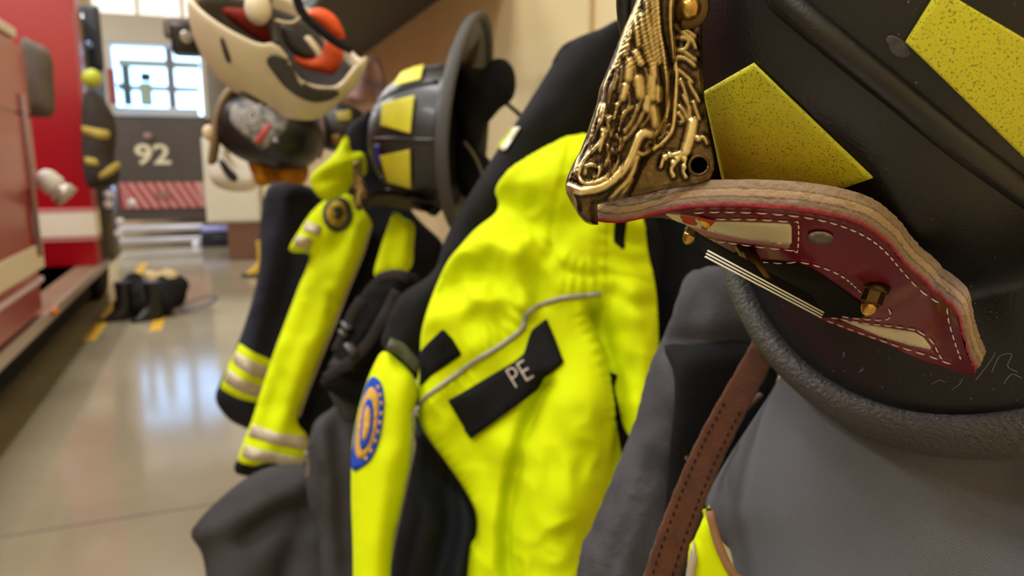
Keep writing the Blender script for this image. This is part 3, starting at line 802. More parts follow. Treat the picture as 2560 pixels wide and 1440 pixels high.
mb = MB(); mb.tube(cat([atd(1250, 245, 1.38), atd(1280, 270, 1.40), atd(1305, 292, 1.41)], 4), .004, 8); mb.obj('chin_strap', BLACKF, h2.root)
mb = MB(); mb.tube(cat([atd(1160, 355, 1.33), atd(1185, 390, 1.34), atd(1205, 440, 1.35), atd(1195, 470, 1.35)], 5), .007, 8, .4); mb.obj('strap_buckle', mat('clear_grey_plastic', (120, 112, 96), .3), h2.root)

# ------------------------------------------------------------------ hi-vis jacket in the middle
YEL = mat('hivis_yellow', (200, 216, 0), .8, noise=.06, nscale=25, bump=.12, bscale=700, spec=.12)
BLKJ = mat('jacket_black', (20, 19, 21), .85, noise=.25, nscale=25, bump=.35, bscale=500)
NAVYP = mat('jacket_navy', (24, 27, 35), .75, noise=.25, nscale=18, bump=.15, bscale=600)
PIPE = mat('reflective_piping', (150, 146, 136), .5, .3, noise=.2, nscale=300)
VELC = mat('hook_and_loop_black', (12, 11, 11), .95, bump=.5, bscale=900)
def facing(px, py, d, turn=0.):
    r = ray(px, py).copy(); a = math.radians(turn); n = -r
    n = A3(n[0]*math.cos(a)-n[1]*math.sin(a), n[0]*math.sin(a)+n[1]*math.cos(a), n[2])
    return Plane(atd(px, py, d), n)
Cloth.EXT = 8.
J1 = empty('hi_vis_jacket', atd(1300, 1400, .80), 'hi-vis yellow jacket with black name tape, grey piping and blue-edged sleeve patch', 'jacket', 'hi-vis jackets hung on the gear wall')
p1 = facing(1280, 900, .78, 0); p1b = facing(1280, 600, .86, 0)
shoulder = Cloth(p1b, [(1553, 48), (1560, 100), (1545, 200), (1510, 320), (1560, 420), (1640, 520), (1680, 700), (1560, 900), (1300, 900), (1100, 940), (1040, 950), (958, 872), (962, 820), (1000, 740), (1082, 680), (1112, 600), (1165, 500), (1240, 380), (1300, 290), (1378, 165), (1395, 130), (1440, 95), (1500, 72)], .03, .05, .06,
    [([(1500, 80), (1430, 200), (1330, 330), (1200, 520)], .02, .012), ([(1120, 640), (1060, 760), (1010, 860)], .015, .01), ([(1545, 90), (1480, 240), (1400, 340)], .012, .008)], wr=.006, wscale=14)
shoulder.build('shoulder_panel', BLKJ, J1, .009)['label'] = 'black shoulder and collar panel'
col_ = Cloth(facing(1460, 110, .84), [(1553, 46), (1556, 90), (1500, 140), (1440, 150), (1400, 175), (1378, 168), (1385, 145), (1408, 112), (1450, 92), (1505, 72)], .02, .02, .03, wr=.01, wscale=40)
col_.build('collar', mat('collar_black', (22, 21, 24), .9, bump=.5, bscale=250), J1, .007)
front = Cloth(p1, [(1484, 347), (1418, 343), (1375, 362), (1330, 386), (1285, 415), (1252, 447), (1238, 478), (1246, 508), (1236, 535), (1190, 571), (1150, 615), (1118, 655), (1090, 715), (1066, 780), (1052, 840), (1050, 900), (1043, 960), (1041, 1015), (1055, 1070), (1085, 1115), (1125, 1170), (1165, 1230), (1190, 1285), (1190, 1340), (1172, 1400), (1160, 1480), (1300, 1490), (1462, 1480), (1480, 1400), (1512, 1310), (1540, 1220), (1566, 1160), (1602, 1075), (1632, 980), (1645, 870), (1643, 760), (1634, 690), (1620, 630), (1606, 545), (1560, 450)],
    .05, .06, .07,
    [([(1418, 385), (1398, 470), (1378, 560), (1372, 625)], .0022, -.0022), ([(1245, 545), (1300, 580), (1345, 615), (1370, 630)], .0022, -.002), ([(1372, 628), (1385, 665), (1410, 690), (1460, 700), (1500, 697), (1570, 703), (1640, 722)], .0022, -.0022),
     ([(1506, 545), (1506, 640), (1503, 700), (1505, 780)], .0022, -.0028), ([(1490, 545), (1490, 690)], .0022, -.0015),
     ([(1390, 720), (1440, 725), (1495, 722)], .010, .0035, .011), ([(1400, 660), (1450, 680), (1490, 670)], .008, .003, .010), ([(1180, 870), (1260, 830), (1310, 780)], .010, .0035, .010), ([(1060, 1060), (1110, 1150), (1180, 1240)], .010, .003, .009),
     ([(1085, 1000), (1200, 930)], .009, .0025, .009), ([(1440, 780), (1480, 860), (1510, 960), (1520, 1060)], .008, .003, .010), ([(1625, 600), (1640, 720), (1640, 860), (1620, 980)], .007, .0025, .012), ([(1499, 560), (1499, 690)], .006, .0025, .012),
     ([(1310, 1470), (1275, 1380), (1272, 1260), (1292, 1140), (1335, 1010), (1355, 960)], .009, -.016), ([(1240, 1470), (1225, 1330), (1250, 1200), (1280, 1110)], .022, .010),
     ([(1400, 1470), (1400, 1300), (1420, 1150), (1430, 1010)], .045, .030),
     ([(1478, 790), (1512, 880), (1530, 980), (1535, 1080), (1520, 1200), (1480, 1340)], .009, -.018), ([(1560, 760), (1590, 860), (1595, 960), (1570, 1080)], .018, .014),
     ([(1240, 500), (1330, 560), (1420, 570)], .016, -.006), ([(1260, 440), (1350, 470), (1400, 430)], .02, .008), ([(1150, 640), (1210, 620), (1290, 650)], .014, .008), ([(1120, 740), (1170, 700), (1230, 690), (1270, 740)], .014, -.008),
     ([(1300, 640), (1290, 720), (1310, 760)], .014, .009), ([(1070, 800), (1150, 780), (1250, 760)], .016, .008), ([(1100, 700), (1180, 800)], .012, -.005), ([(1330, 640), (1350, 720), (1340, 760)], .009, -.006),
     ([(1515, 600), (1560, 618), (1615, 612)], .008, -.004), ([(1515, 650), (1570, 665), (1630, 655)], .008, -.004), ([(1520, 745), (1580, 770), (1640, 760)], .009, -.005), ([(1530, 560), (1580, 580), (1605, 570)], .008, .004),
     ([(1160, 930), (1150, 1000), (1200, 1120), (1240, 1200)], .016, -.006)],
    wr=.009, wscale=11, n=5, cr=.0035)
front.folds = [(f[0], f[1], f[2]*(1.7 if f[1] > .006 else 1.6), *f[3:]) for f in front.folds]
front.build('front_panel', YEL, J1, .0036)['label'] = 'bright yellow quilted-seam front'
slv = Cloth(facing(960, 1150, .74, 10), [(958, 878), (985, 893), (1030, 935), (1044, 975), (1041, 1020), (1036, 1090), (1020, 1190), (997, 1290), (980, 1380), (962, 1480), (925, 1490), (888, 1480), (882, 1380), (878, 1260), (878, 1170), (882, 1100), (895, 1030), (915, 960), (938, 905)],
    .035, .05, .05, [([(1000, 960), (985, 1100), (960, 1260), (930, 1450)], .014, .006), ([(1030, 1000), (1022, 1120), (1000, 1240), (975, 1400)], .006, .002, .009), ([(975, 920), (960, 1000), (955, 1100)], .012, -.005), ([(1010, 1150), (980, 1300), (955, 1450)], .005, .002, .010)], wr=.006, wscale=10, cr=.0025)
slv.build('sleeve', YEL, J1, .005)
nav = Cloth(facing(1080, 1280, .80), [(1036, 1030), (1060, 1070), (1100, 1120), (1150, 1190), (1195, 1270), (1205, 1340), (1185, 1420), (1175, 1490), (950, 1490), (975, 1380), (1000, 1280), (1020, 1180), (1030, 1100)], .035, .04, .05,
    [([(1060, 1100), (1070, 1200), (1050, 1320), (1010, 1460)], .014, .012), ([(1110, 1170), (1130, 1260), (1110, 1380), (1080, 1480)], .012, -.016), ([(1150, 1230), (1165, 1320), (1140, 1450)], .012, .016), ([(1045, 1130), (1090, 1250)], .010, -.008)], wr=.008, wscale=12)
nav.build('underarm_panel', NAVYP, J1, .007)['label'] = 'navy underarm panel'
jb = lambda Q: np.maximum(front.h(Q), 0)
def patch1(name, poly, m, tf=.001, tb=.001, w=.004, lift=.0015, res=.004, folds=(), parent=J1, smooth=False):
    c = Cloth(p1, poly, tf, tb, w, folds, base=jb, lift=lift, smooth=smooth); c.build(name, m, parent, res); return c
pp = front.top([(1489, 745), (1440, 750), (1390, 757), (1345, 772), (1318, 790), (1308, 808), (1305, 826), (1260, 862), (1190, 905), (1120, 955), (1070, 993), (1046, 1018)], .0015)
pp2 = np.array([atd(x, y, .735) for x, y in cat([(1044, 1020), (1030, 1045), (1028, 1080), (1033, 1115), (1022, 1170), (1005, 1250), (990, 1320), (972, 1410), (955, 1490), (925, 1640)], 6)])
mb = MB(); mb.tube(np.vstack([pp, pp2]), .0026, 8); mb.obj('piping', PIPE, J1)['label'] = 'grey reflective piping'
patch1('hook_tab', [(1048, 884), (1117, 826), (1140, 850), (1162, 888), (1118, 918), (1085, 938), (1056, 966)], VELC, .002)
nt_ = patch1('name_tape', [(1128, 996), (1150, 984), (1220, 942), (1288, 902), (1308, 884), (1318, 850), (1326, 830), (1360, 803), (1380, 850), (1399, 905), (1352, 945), (1330, 975), (1250, 1035), (1182, 1088), (1160, 1052)], mat('name_tape_black', (12, 11, 12), .8, bump=.2, bscale=400), .004, lift=.003)
patch1('tape_flap', [(1165, 1065), (1260, 1010), (1335, 955), (1352, 948), (1342, 968), (1250, 1035), (1182, 1088)], mat('flap_black', (8, 8, 9), .9), .002, lift=.006)
V2, F2 = text_mesh('PE', .0325, -.0006)
tq = p1.px([(1298, 934), (1348, 903)]); tx = tq[1]-tq[0]; tx /= np.linalg.norm(tx); ty = A3(-tx[1], tx[0], 0)[:2]
def plc(x, y, h):
    q = tq[0]+tx*x*.72+ty*y*.92; return p1.w(q[None], nt_.h(q[None])+h)[0]
V, F = thick_text(V2, F2, plc, .0012)
NTO = [o for o in J1.children if o.name.startswith('name_tape')][0]
link('lettering', V, F, mat('silver_lettering', (190, 176, 164), .5), NTO, False)['label'] = 'silver letters'
patch1('placket_slot', [(1522, 553), (1549, 553), (1551, 632), (1545, 636), (1523, 620)], VELC, .001)
patch1('gap_shade', [(1513, 930), (1534, 934), (1526, 968), (1545, 1060), (1575, 1125), (1553, 1162), (1530, 1060)], mat('gap_shade_black', (10, 10, 11), .95), .001)  # black patch paints the dark shade in the gap between folds
c = Cloth(p1b, [(1242, 370), (1280, 320), (1301, 326), (1262, 386)], .002, .001, .004, base=lambda Q: shoulder.h(Q), lift=.004, smooth=False); c.build('care_label', mat('label_white', (214, 210, 196), .7), J1, .005)['label'] = 'small white label'
c = Cloth(p1b, [(1242, 370), (1280, 320), (1285, 321), (1248, 375)], .002, .001, .004, base=lambda Q: shoulder.h(Q), lift=.006, smooth=False); c.build('label_edge', YEL, J1, .004)
tabm = mat('olive_tab', (70, 72, 52), .6, noise=.4, nscale=120)
sp = slv.pl
c = Cloth(sp, [(968, 853), (1000, 866), (1024, 893), (1044, 914), (1030, 938), (1000, 906), (984, 892), (957, 880)], .003, .002, .01, base=lambda Q: np.maximum(slv.h(Q), .018), lift=.004, smooth=False); c.build('sleeve_tab', tabm, J1, .004)
# embroidered shoulder patch, wrapping out of sight round the sleeve
BLUE = mat('patch_blue', (28, 66, 168), .8, bump=.3, bscale=900); GOLD = mat('patch_gold', (206, 160, 66), .8, noise=.35, nscale=160, bump=.4, bscale=600)
def patchs(name, poly, m, lift, parent, smooth=True):
    c = Cloth(sp, poly, .0008, .001, .003, base=lambda Q: slv.h(Q), lift=lift, smooth=smooth); return c, c.build(name, m, parent, .0035)
pc, po = patchs('shoulder_patch', [(925, 945), (940, 958), (947, 985), (948, 1030), (940, 1090), (920, 1145), (898, 1168), (878, 1172), (884, 1090), (896, 1030), (912, 970)], BLUE, .002, J1); po['label'] = 'blue-bordered embroidered shoulder patch'
_, gi = patchs('patch_field', [(920, 972), (932, 985), (936, 1020), (928, 1085), (912, 1130), (892, 1150), (884, 1120), (892, 1050), (905, 1000)], GOLD, .0035, po)
patchs('patch_ring', [(912, 1000), (922, 1012), (924, 1050), (914, 1105), (897, 1128), (893, 1100), (900, 1040)], BLUE, .005, po)
patchs('patch_emblem', [(909, 1018), (915, 1026), (916, 1052), (908, 1092), (899, 1106), (898, 1088), (903, 1045)], GOLD, .0065, po)
for x, y in ((936, 975), (940, 995), (942, 1015), (942, 1040), (939, 1062), (934, 1084), (927, 1106), (917, 1130), (906, 1148)):
    patchs('patch_letter', [(x-3, y-6), (x+3, y-7), (x+3, y+5), (x-3, y+6)], GOLD, .004, po, False)
# ------------------------------------------------------------------ second hi-vis jacket
J2 = empty('hi_vis_jacket', atd(760, 1100, 1.55), 'yellow and black jacket with round gold sleeve badge and silver cuff bands', 'jacket', 'hi-vis jackets hung on the gear wall')
SILV = mat('reflective_silver', (178, 164, 140), .5, .2, noise=.15, nscale=60)
BLK2 = mat('jacket_black_far', (13, 13, 17), .85, noise=.25, nscale=20, bump=.2, bscale=300)
q2 = facing(830, 800, 1.52); q2b = facing(880, 800, 1.60); q2c = facing(850, 430, 1.42)
c = Cloth(q2b, [(865, 330), (905, 290), (930, 280), (945, 400), (1040, 540), (1110, 620), (1060, 720), (1000, 860), (900, 1000), (800, 1120), (752, 1190), (600, 1188), (592, 1150), (640, 1120), (720, 1060), (760, 800), (820, 600), (850, 480)], .03, .06, .08, [([(960, 600), (900, 800), (800, 1000)], .03, .02), ([(1000, 700), (900, 900)], .02, -.015)], wr=.01, wscale=9)
c.build('body_panel', BLK2, J2, .014)['label'] = 'black body panel'
flap = Cloth(q2c, [(862, 338), (872, 345), (878, 378), (905, 380), (915, 398), (914, 436), (885, 452), (868, 480), (840, 497), (812, 502), (788, 482), (774, 452), (785, 428), (820, 400), (845, 370)], .03, .03, .05, [([(780, 455), (830, 440), (905, 420)], .012, -.012), ([(790, 430), (850, 410), (900, 400)], .014, .01)], wr=.004, wscale=12)
flap.build('collar_flap', YEL, J2, .009)
s2 = Cloth(q2, [(848, 482), (880, 490), (905, 520), (930, 560), (920, 600), (895, 660), (865, 730), (830, 820), (795, 900), (765, 980), (742, 1050), (768, 1090), (768, 1130), (748, 1168), (690, 1172), (620, 1172), (594, 1158), (606, 1110), (630, 1050), (655, 970), (685, 880), (715, 800), (745, 720), (775, 640), (735, 632), (722, 622), (745, 580), (775, 535), (805, 505)],
    .045, .05, .06, [([(900, 560), (850, 700), (780, 880), (700, 1080)], .02, .012), ([(860, 560), (800, 720), (720, 920), (660, 1080)], .02, -.010), ([(835, 745), (828, 790)], .008, -.02), ([(680, 900), (700, 960), (690, 1010)], .016, -.012), ([(760, 860), (720, 980)], .015, .010)], wr=.007, wscale=9, cr=.004, crs=24.)
s2.build('sleeve', YEL, J2, .010)
def patch2(name, poly, m, lift=.003, smooth=False, parent=J2, res=.008):
    c = Cloth(q2, poly, .002, .002, .006, base=lambda Q: s2.h(Q), lift=lift, smooth=smooth); return c.build(name, m, parent, res)
patch2('cuff_band', [(634, 1058), (690, 1072), (770, 1090), (766, 1118), (690, 1100), (622, 1086)], SILV)
patch2('cuff_band', [(616, 1106), (690, 1122), (762, 1140), (754, 1168), (690, 1150), (607, 1134)], SILV)
patch2('cuff_hem', [(596, 1150), (640, 1160), (668, 1150), (752, 1162), (748, 1186), (665, 1178), (640, 1186), (590, 1172)], BLK2)
patch2('shoulder_band', [(766, 556), (806, 572), (796, 596), (757, 580)], SILV); patch2('shoulder_band', [(745, 590), (782, 605), (772, 632), (732, 612)], SILV)
g = [(843+37*math.cos(t), 541+44*math.sin(t)) for t in np.linspace(0, 2*math.pi, 16)[:-1]]
bd = patch2('round_badge', g, mat('badge_dark', (64, 66, 58), .8, noise=.3, nscale=80), .004, True); bd['label'] = 'round gold and grey badge'
patch2('badge_field', [(841+25*math.cos(t), 541+31*math.sin(t)) for t in np.linspace(0, 2*math.pi, 16)[:-1]], mat('badge_gold', (196, 164, 50), .8, noise=.5, nscale=70, rgb2=(120, 96, 40)), .007, True, bd)
patch2('badge_emblem', [(829, 530), (848, 524), (858, 540), (850, 556), (832, 552), (840, 541)], mat('badge_dark', (64, 66, 58)), .010, True, bd, .006)
c = Cloth(facing(985, 620, 1.40), [(985, 530), (1010, 545), (1036, 562), (1034, 620), (1030, 665), (1000, 690), (965, 692), (935, 690), (948, 630), (968, 570)], .025, .03, .04, [([(990, 560), (970, 680)], .012, -.01), ([(1015, 570), (1005, 670)], .012, .008)], wr=.004)
c.build('front_strip', YEL, J2, .009)
mb = MB(); mb.tube([q2.w(p[None], s2.h(p[None])+.002)[0] for p in cat(q2.px([(926, 570), (905, 640), (870, 725), (835, 815), (800, 900), (770, 975), (746, 1042)]), 5)], .0028, 8); mb.obj('piping', SILV, J2)

# ------------------------------------------------------------------ dark navy coat behind it
J3 = empty('turnout_coat', atd(660, 1000, 1.9), 'dark navy coat with yellow and silver cuff bands, hanging farthest along the row', 'coat')
NAVY = mat('coat_navy', (30, 30, 42), .8, noise=.3, nscale=14, bump=.2, bscale=200)
q3 = facing(680, 760, 1.88)
c3 = Cloth(q3, [(668, 470), (715, 455), (780, 470), (830, 520), (800, 620), (770, 720), (735, 800), (705, 900), (670, 1000), (640, 1070), (590, 1060), (555, 1030), (538, 994), (552, 950), (585, 880), (612, 810), (638, 720), (650, 640), (650, 560)], .05, .07, .09, [([(720, 500), (690, 620), (660, 760), (610, 930)], .03, .025), ([(760, 560), (720, 700), (670, 860)], .025, -.02), ([(670, 600), (650, 760)], .02, .012)], wr=.008, wscale=7)
c3.build('sleeve_panel', NAVY, J3, .014)
def patch3(name, poly, m, lift=.004):
    c = Cloth(q3, poly, .002, .002, .006, base=lambda Q: c3.h(Q), lift=lift, smooth=False); return c.build(name, m, J3, .012)
patch3('cuff_trim', [(600, 857), (640, 880), (682, 900), (650, 1004), (600, 990), (552, 968), (572, 910)], YEL, .003)
patch3('cuff_band', [(592, 876), (640, 902), (674, 916), (664, 944), (625, 930), (580, 902)], SILV, .007); patch3('cuff_band', [(572, 920), (615, 944), (660, 962), (650, 990), (605, 974), (560, 950)], SILV, .007)

# ------------------------------------------------------------------ black harness and charcoal trousers
HA = empty('gear_harness', atd(900, 950, 1.12), 'black webbing harness with plastic buckles between the two yellow jackets', 'harness')
qh = facing(920, 850, 1.14)
ch = Cloth(qh, [(800, 962), (815, 930), (850, 850), (875, 780), (905, 730), (940, 692), (985, 674), (1030, 682), (1050, 700), (1040, 780), (1000, 860), (970, 920), (945, 980), (905, 1010), (860, 1000)], .03, .05, .05, [([(860, 900), (930, 800), (1000, 700)], .012, .012), ([(900, 950), (960, 860)], .012, -.014)], wr=.012, wscale=16)
ch.build('pack_body', mat('harness_black', (9, 8, 9), .9, bump=.4, bscale=300), HA, .008)
WEB = mat('webbing', (44, 40, 41), .8, bump=.5, bscale=500)
for pts in ([(815, 945), (860, 915), (910, 870), (955, 800), (990, 730)], [(840, 880), (865, 830), (880, 790), (905, 750)], [(830, 905), (850, 915), (885, 910)], [(945, 700), (985, 690), (1020, 700)]):
    P = ch.top(pts, .006, 6, .008); mb = MB(); mb.tube(P, .009, 8, .3, tuple(qh.n)); mb.obj('strap', WEB, HA)
for x, y in ((868, 815), (858, 832), (880, 872)):
    P = ch.top([(x-8, y-10), (x, y), (x+8, y+10)], .012, 4, .004); mb = MB(); mb.tube(P, .008, 10, .6); mb.obj('buckle', mat('buckle_plastic', (60, 56, 56), .35), HA)
PT = empty('turnout_trousers', atd(720, 1440, 1.25), 'charcoal work trousers hanging at the bottom left of the row', 'trousers', )
CHAR = mat('charcoal_cloth', (58, 56, 57), .85, noise=.25, nscale=20, bump=.25, bscale=350)
qp = facing(680, 1300, 1.25)
c = Cloth(qp, [(478, 1342), (490, 1310), (530, 1265), (600, 1205), (660, 1172), (720, 1160), (780, 1170), (830, 1230), (850, 1350), (840, 1500), (540, 1500), (515, 1440)], .05, .07, .08, [([(490, 1335), (580, 1300), (700, 1240), (780, 1200)], .02, .015), ([(620, 1350), (700, 1290), (770, 1270)], .018, -.02), ([(700, 1480), (730, 1380), (760, 1300)], .02, -.015), ([(560, 1460), (640, 1400)], .03, .012)], wr=.01, wscale=8)
c.build('leg', CHAR, PT, .011)
c = Cloth(facing(830, 1250, 1.18), [(775, 1090), (790, 1050), (830, 1020), (870, 985), (905, 1000), (930, 1100), (930, 1300), (935, 1500), (790, 1500), (800, 1400), (770, 1250), (762, 1150)], .035, .05, .06, [([(800, 1080), (820, 1250), (830, 1450)], .016, .015), ([(850, 1040), (850, 1200), (870, 1400)], .016, -.014), ([(770, 1130), (800, 1200)], .01, -.01)], wr=.008, wscale=10)
c.build('leg', CHAR, PT, .009)
c = Cloth(facing(850, 1040, 1.16), [(815, 960), (840, 972), (880, 985), (905, 1000), (900, 1040), (870, 1060), (840, 1020)], .012, .02, .02, wr=.003); c.build('waistband', CHAR, PT, .007)
mb = MB(); mb.tube(cat([atd(765, 1130, 1.13), atd(772, 1160, 1.13), atd(770, 1195, 1.13)], 4), .009, 8, .5); mb.obj('side_clip', mat('clip_grey', (92, 88, 88), .4), PT)

# ------------------------------------------------------------------ nearest coat, black coat behind it, strap
NC = empty('work_coat', atd(2200, 1400, .36), 'dark grey woven work coat under the nearest helmet, with a yellow inner flap', 'coat')
GREY = weave(mat('grey_twill', (110, 111, 117), .8, noise=.12, nscale=14), 380, .9, .35)
GREYS = mat('grey_cloth', (72, 71, 75), .85, noise=.3, nscale=22, bump=.4, bscale=500, rgb2=(46, 45, 48))
bh, _ = hn.hit(OUT_NEAR, 2250, 1030); bw = hn.R@bh+hn.t; bdep = (bw-EYE)@CF
pn = Plane(atd(2250, 1060, bdep+.056), A3(-.86, -.42, .26))
body = Cloth(pn, [(1960, 930), (1925, 985), (1885, 1045), (1845, 1105), (1805, 1170), (1775, 1225), (1764, 1262), (1778, 1300), (1800, 1350), (1835, 1420), (1880, 1500), (2200, 1560), (2800, 1560), (2900, 1200), (2800, 900), (2500, 800), (2200, 820), (2040, 860)],
    .035, .06, .07, [([(2540, 1180), (2530, 1300), (2500, 1480)], .02, -.012), ([(2300, 1130), (2320, 1250), (2420, 1400)], .05, .008), ([(1900, 1100), (1850, 1230), (1880, 1400)], .03, -.004)], wr=.003, wscale=9)
body.build('body', GREY, NC, .006)
slp = facing(1720, 1000, .54, -15)
sl = Cloth(slp, [(1790, 668), (1740, 690), (1712, 740), (1688, 805), (1650, 880), (1625, 950), (1605, 1030), (1575, 1110), (1538, 1200), (1500, 1290), (1465, 1380), (1425, 1480), (1600, 1500), (1690, 1480), (1780, 1280), (1850, 1100), (1950, 900), (1960, 760), (1920, 690), (1860, 665)],
    .055, .05, .07, [([(1560, 1440), (1610, 1330), (1665, 1200), (1700, 1100)], .0035, -.0035), ([(1535, 1440), (1590, 1320), (1645, 1195), (1680, 1090)], .005, .003, .008), ([(1585, 1440), (1630, 1330), (1680, 1210)], .005, .003, .008), ([(1720, 720), (1680, 850), (1630, 1010), (1560, 1200), (1480, 1400)], .02, .008), ([(1700, 870), (1800, 875), (1890, 868)], .008, -.010), ([(1760, 700), (1800, 800), (1860, 850)], .03, .010)], wr=.004, wscale=12)
sl.build('sleeve', GREYS, NC, .005)['label'] = 'washed grey sleeve with a double-stitched seam'
c = Cloth(slp, [(1692, 874), (1760, 876), (1830, 872), (1888, 866), (1960, 900), (1940, 1000), (1850, 1130), (1780, 1240), (1740, 1330), (1700, 1350), (1708, 1240), (1722, 1120), (1738, 1010), (1730, 930)], .004, .004, .02, base=lambda Q: np.maximum(sl.h(Q), .03), lift=.004)  # black sheet over the sleeve stands in for shade below the brim
c.build('sleeve_shade', BLACKF, NC, .007)['label'] = 'black panel standing in for shade on the sleeve'
py_ = Plane(atd(1760, 1400, .375), A3(-.7, -.7, .1))
yf = Cloth(py_, [(1772, 1262), (1752, 1310), (1735, 1350), (1718, 1420), (1700, 1500), (1900, 1520), (1860, 1450), (1820, 1390), (1795, 1330), (1782, 1285)], .006, .01, .02, wr=.002)
yf.build('inner_flap', YEL, NC, .004)['label'] = 'yellow inner flap'
c = Cloth(py_, [(1735, 1350), (1748, 1385), (1738, 1440), (1728, 1510), (1700, 1510), (1716, 1430)], .001, .002, .004, base=lambda Q: yf.h(Q), lift=.002, smooth=False); c.build('reflective_band', SILV, NC, .004)
mb = MB(); mb.tube([body.pl.w(p[None], np.array([.003]))[0] for p in cat(body.pl.px([(1768, 1272), (1776, 1300), (1798, 1350), (1832, 1420), (1876, 1500)]), 6)], .0016, 8); mb.obj('edge_piping', YEL, NC)
mb = MB(); mb.tube(yf.top([(1776, 1272), (1786, 1310), (1802, 1360), (1830, 1420), (1868, 1490), (1880, 1800)], .0025, 6, .004), .0022, 8, .5, tuple(py_.n)); mb.obj('brown_binding', mat('brown_tape', (138, 104, 74), .8), NC)
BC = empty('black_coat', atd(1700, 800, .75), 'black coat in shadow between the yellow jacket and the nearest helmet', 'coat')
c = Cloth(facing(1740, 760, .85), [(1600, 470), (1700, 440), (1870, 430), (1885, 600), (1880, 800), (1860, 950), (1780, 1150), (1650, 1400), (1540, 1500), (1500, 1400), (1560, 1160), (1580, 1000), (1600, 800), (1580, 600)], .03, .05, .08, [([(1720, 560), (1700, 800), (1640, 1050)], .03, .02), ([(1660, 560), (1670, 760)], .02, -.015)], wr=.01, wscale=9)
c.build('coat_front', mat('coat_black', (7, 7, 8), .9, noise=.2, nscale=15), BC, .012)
SUEDE = mat('brown_suede', (88, 50, 30), .95, noise=.35, nscale=70, bump=.7, bscale=900, sheen=.3)
c0 = cat([(1950, 790, .445), (1918, 850, .44), (1903, 885, .436), (1862, 960, .43), (1815, 1045, .425), (1772, 1130, .42), (1735, 1215, .412), (1702, 1300, .405), (1672, 1385, .40), (1640, 1490, .395), (1590, 1660, .39), (1550, 1850, .385)], 6)
ctr_ = np.array([atd(*p) for p in c0]); n_ = A3(-.62, -.78, .05); n_ /= np.linalg.norm(n_)
mb = MB(); T_ = np.gradient(ctr_, axis=0); T_ /= np.linalg.norm(T_, axis=1)[:, None]; SD = np.cross(T_, n_); SD /= np.linalg.norm(SD, axis=1)[:, None]
pro = [(-1, .3), (-.94, .75), (-.8, 1), (-.3, .92), (0, .9), (.3, .92), (.8, 1), (.94, .75), (1, .3), (.97, -.6), (.8, -1), (-.8, -1), (-.97, -.6)]
V = []; F = []; k_ = len(pro)
for i in range(len(ctr_)):
    wd_ = np.interp(i/len(ctr_), [0, .4, .8], [.0072, .0086, .0092])+.0002*math.sin(i*1.7)
    for (u, z) in pro: V.append(ctr_[i]+SD[i]*u*wd_+n_*z*.0016)
for i in range(len(ctr_)-1):
    for j in range(k_): F.append((i*k_+j, i*k_+(j+1) % k_, (i+1)*k_+(j+1) % k_, (i+1)*k_+j))
F.append(tuple(range(k_))); F.append(tuple((len(ctr_)-1)*k_+j for j in range(k_)))
sto = link('leather_strap', V, F, SUEDE); fixn(sto)
tag(sto, 'brown suede strap with dark stitching hanging below the nearest helmet', 'strap')
mb = MB()
for sg in (-.62, .62):
    L_ = [ctr_[i]+SD[i]*sg*.008+n_*.0016 for i in range(len(ctr_)//3, len(ctr_))]
    m2 = dashes(L_, n_, .0026, .0020, .0005, 0.); mb.add(m2.v, m2.f)
mb.obj('stitching', mat('dark_thread', (24, 16, 12), .9), sto)
mb = MB(); P = [atd(*p) for p in cat([(1902, 985, .45), (1850, 1040, .445), (1795, 1140, .44), (1725, 1150, .43), (1718, 1140, .43)], 5)]; mb.tube(P, .0022, 8, .5); mb.obj('thin_lace', SUEDE, sto)
Cloth.EXT = 1.
# ------------------------------------------------------------------ white helmet hung upside down
WH = empty('rescue_helmet', atd(700, 150, 1.15), 'white helmet with orange padding hanging upside down', 'helmet')
HW = mat('helmet_white', (204, 190, 160), .38, noise=.06, nscale=12, coat=.2)
DKG = mat('dark_grey_plastic', (50, 50, 46), .5); ORG = mat('orange_pad', (226, 84, 24), .7, noise=.15, nscale=40)
e1 = CR*.935-CU*.356; ax_ = CU*.80+CR*.30-CF*.56; ax_ -= e1*(ax_@e1); ax_ /= np.linalg.norm(ax_); e2 = np.cross(ax_, e1)
wc = atd(702, 62, 1.15); V = []; F = []; nph = 72
toward = 1 if (e2@(-CF)) > 0 else -1
def rimz(p):   # rim height; an ear cut-out on the near right
    q = (math.degrees(p)*toward) % 360
    z = .012*math.cos(p-math.pi)
    for c_, w_, a_ in ((40, 24, -.036), (70, 9, .010), (308, 30, -.026)): z += a_*math.exp(-(((q-c_+180) % 360-180)/w_)**4)
    return z
def bowl(p, th, k):
    c, s = math.cos(p), math.sin(p); g = math.cos(th)**.75
    return wc+(e1*.141*c+e2*.112*s)*g*k+ax_*(-.125*math.sin(th)**1.05*k+rimz(p)*(1-th/1.57))
rws = []
def rg(fn):
    rws.append(len(V)); [V.append(fn(2*math.pi*i/nph)) for i in range(nph)]
for th in np.linspace(1.56, 0, 22): rg(lambda p: bowl(p, th, 1))
rg(lambda p: bowl(p, 0, .985)+ax_*.004); rg(lambda p: bowl(p, 0, .96)+ax_*.004); rg(lambda p: bowl(p, 0, .94))
for th in np.linspace(.05, 1.56, 16): rg(lambda p: bowl(p, th, .93))
for a, b in zip(rws[:-1], rws[1:]):
    for k in range(nph): F.append((a+k, b+k, b+(k+1) % nph, a+(k+1) % nph))
F.append(tuple(range(nph))); F.append(tuple(rws[-1]+k for k in range(nph-1, -1, -1)))
WV = np.array(V); wo = link('shell', WV, F, HW, WH); fixn(wo)
WB = BVHTree.FromPolygons([Vector(p) for p in WV], F)
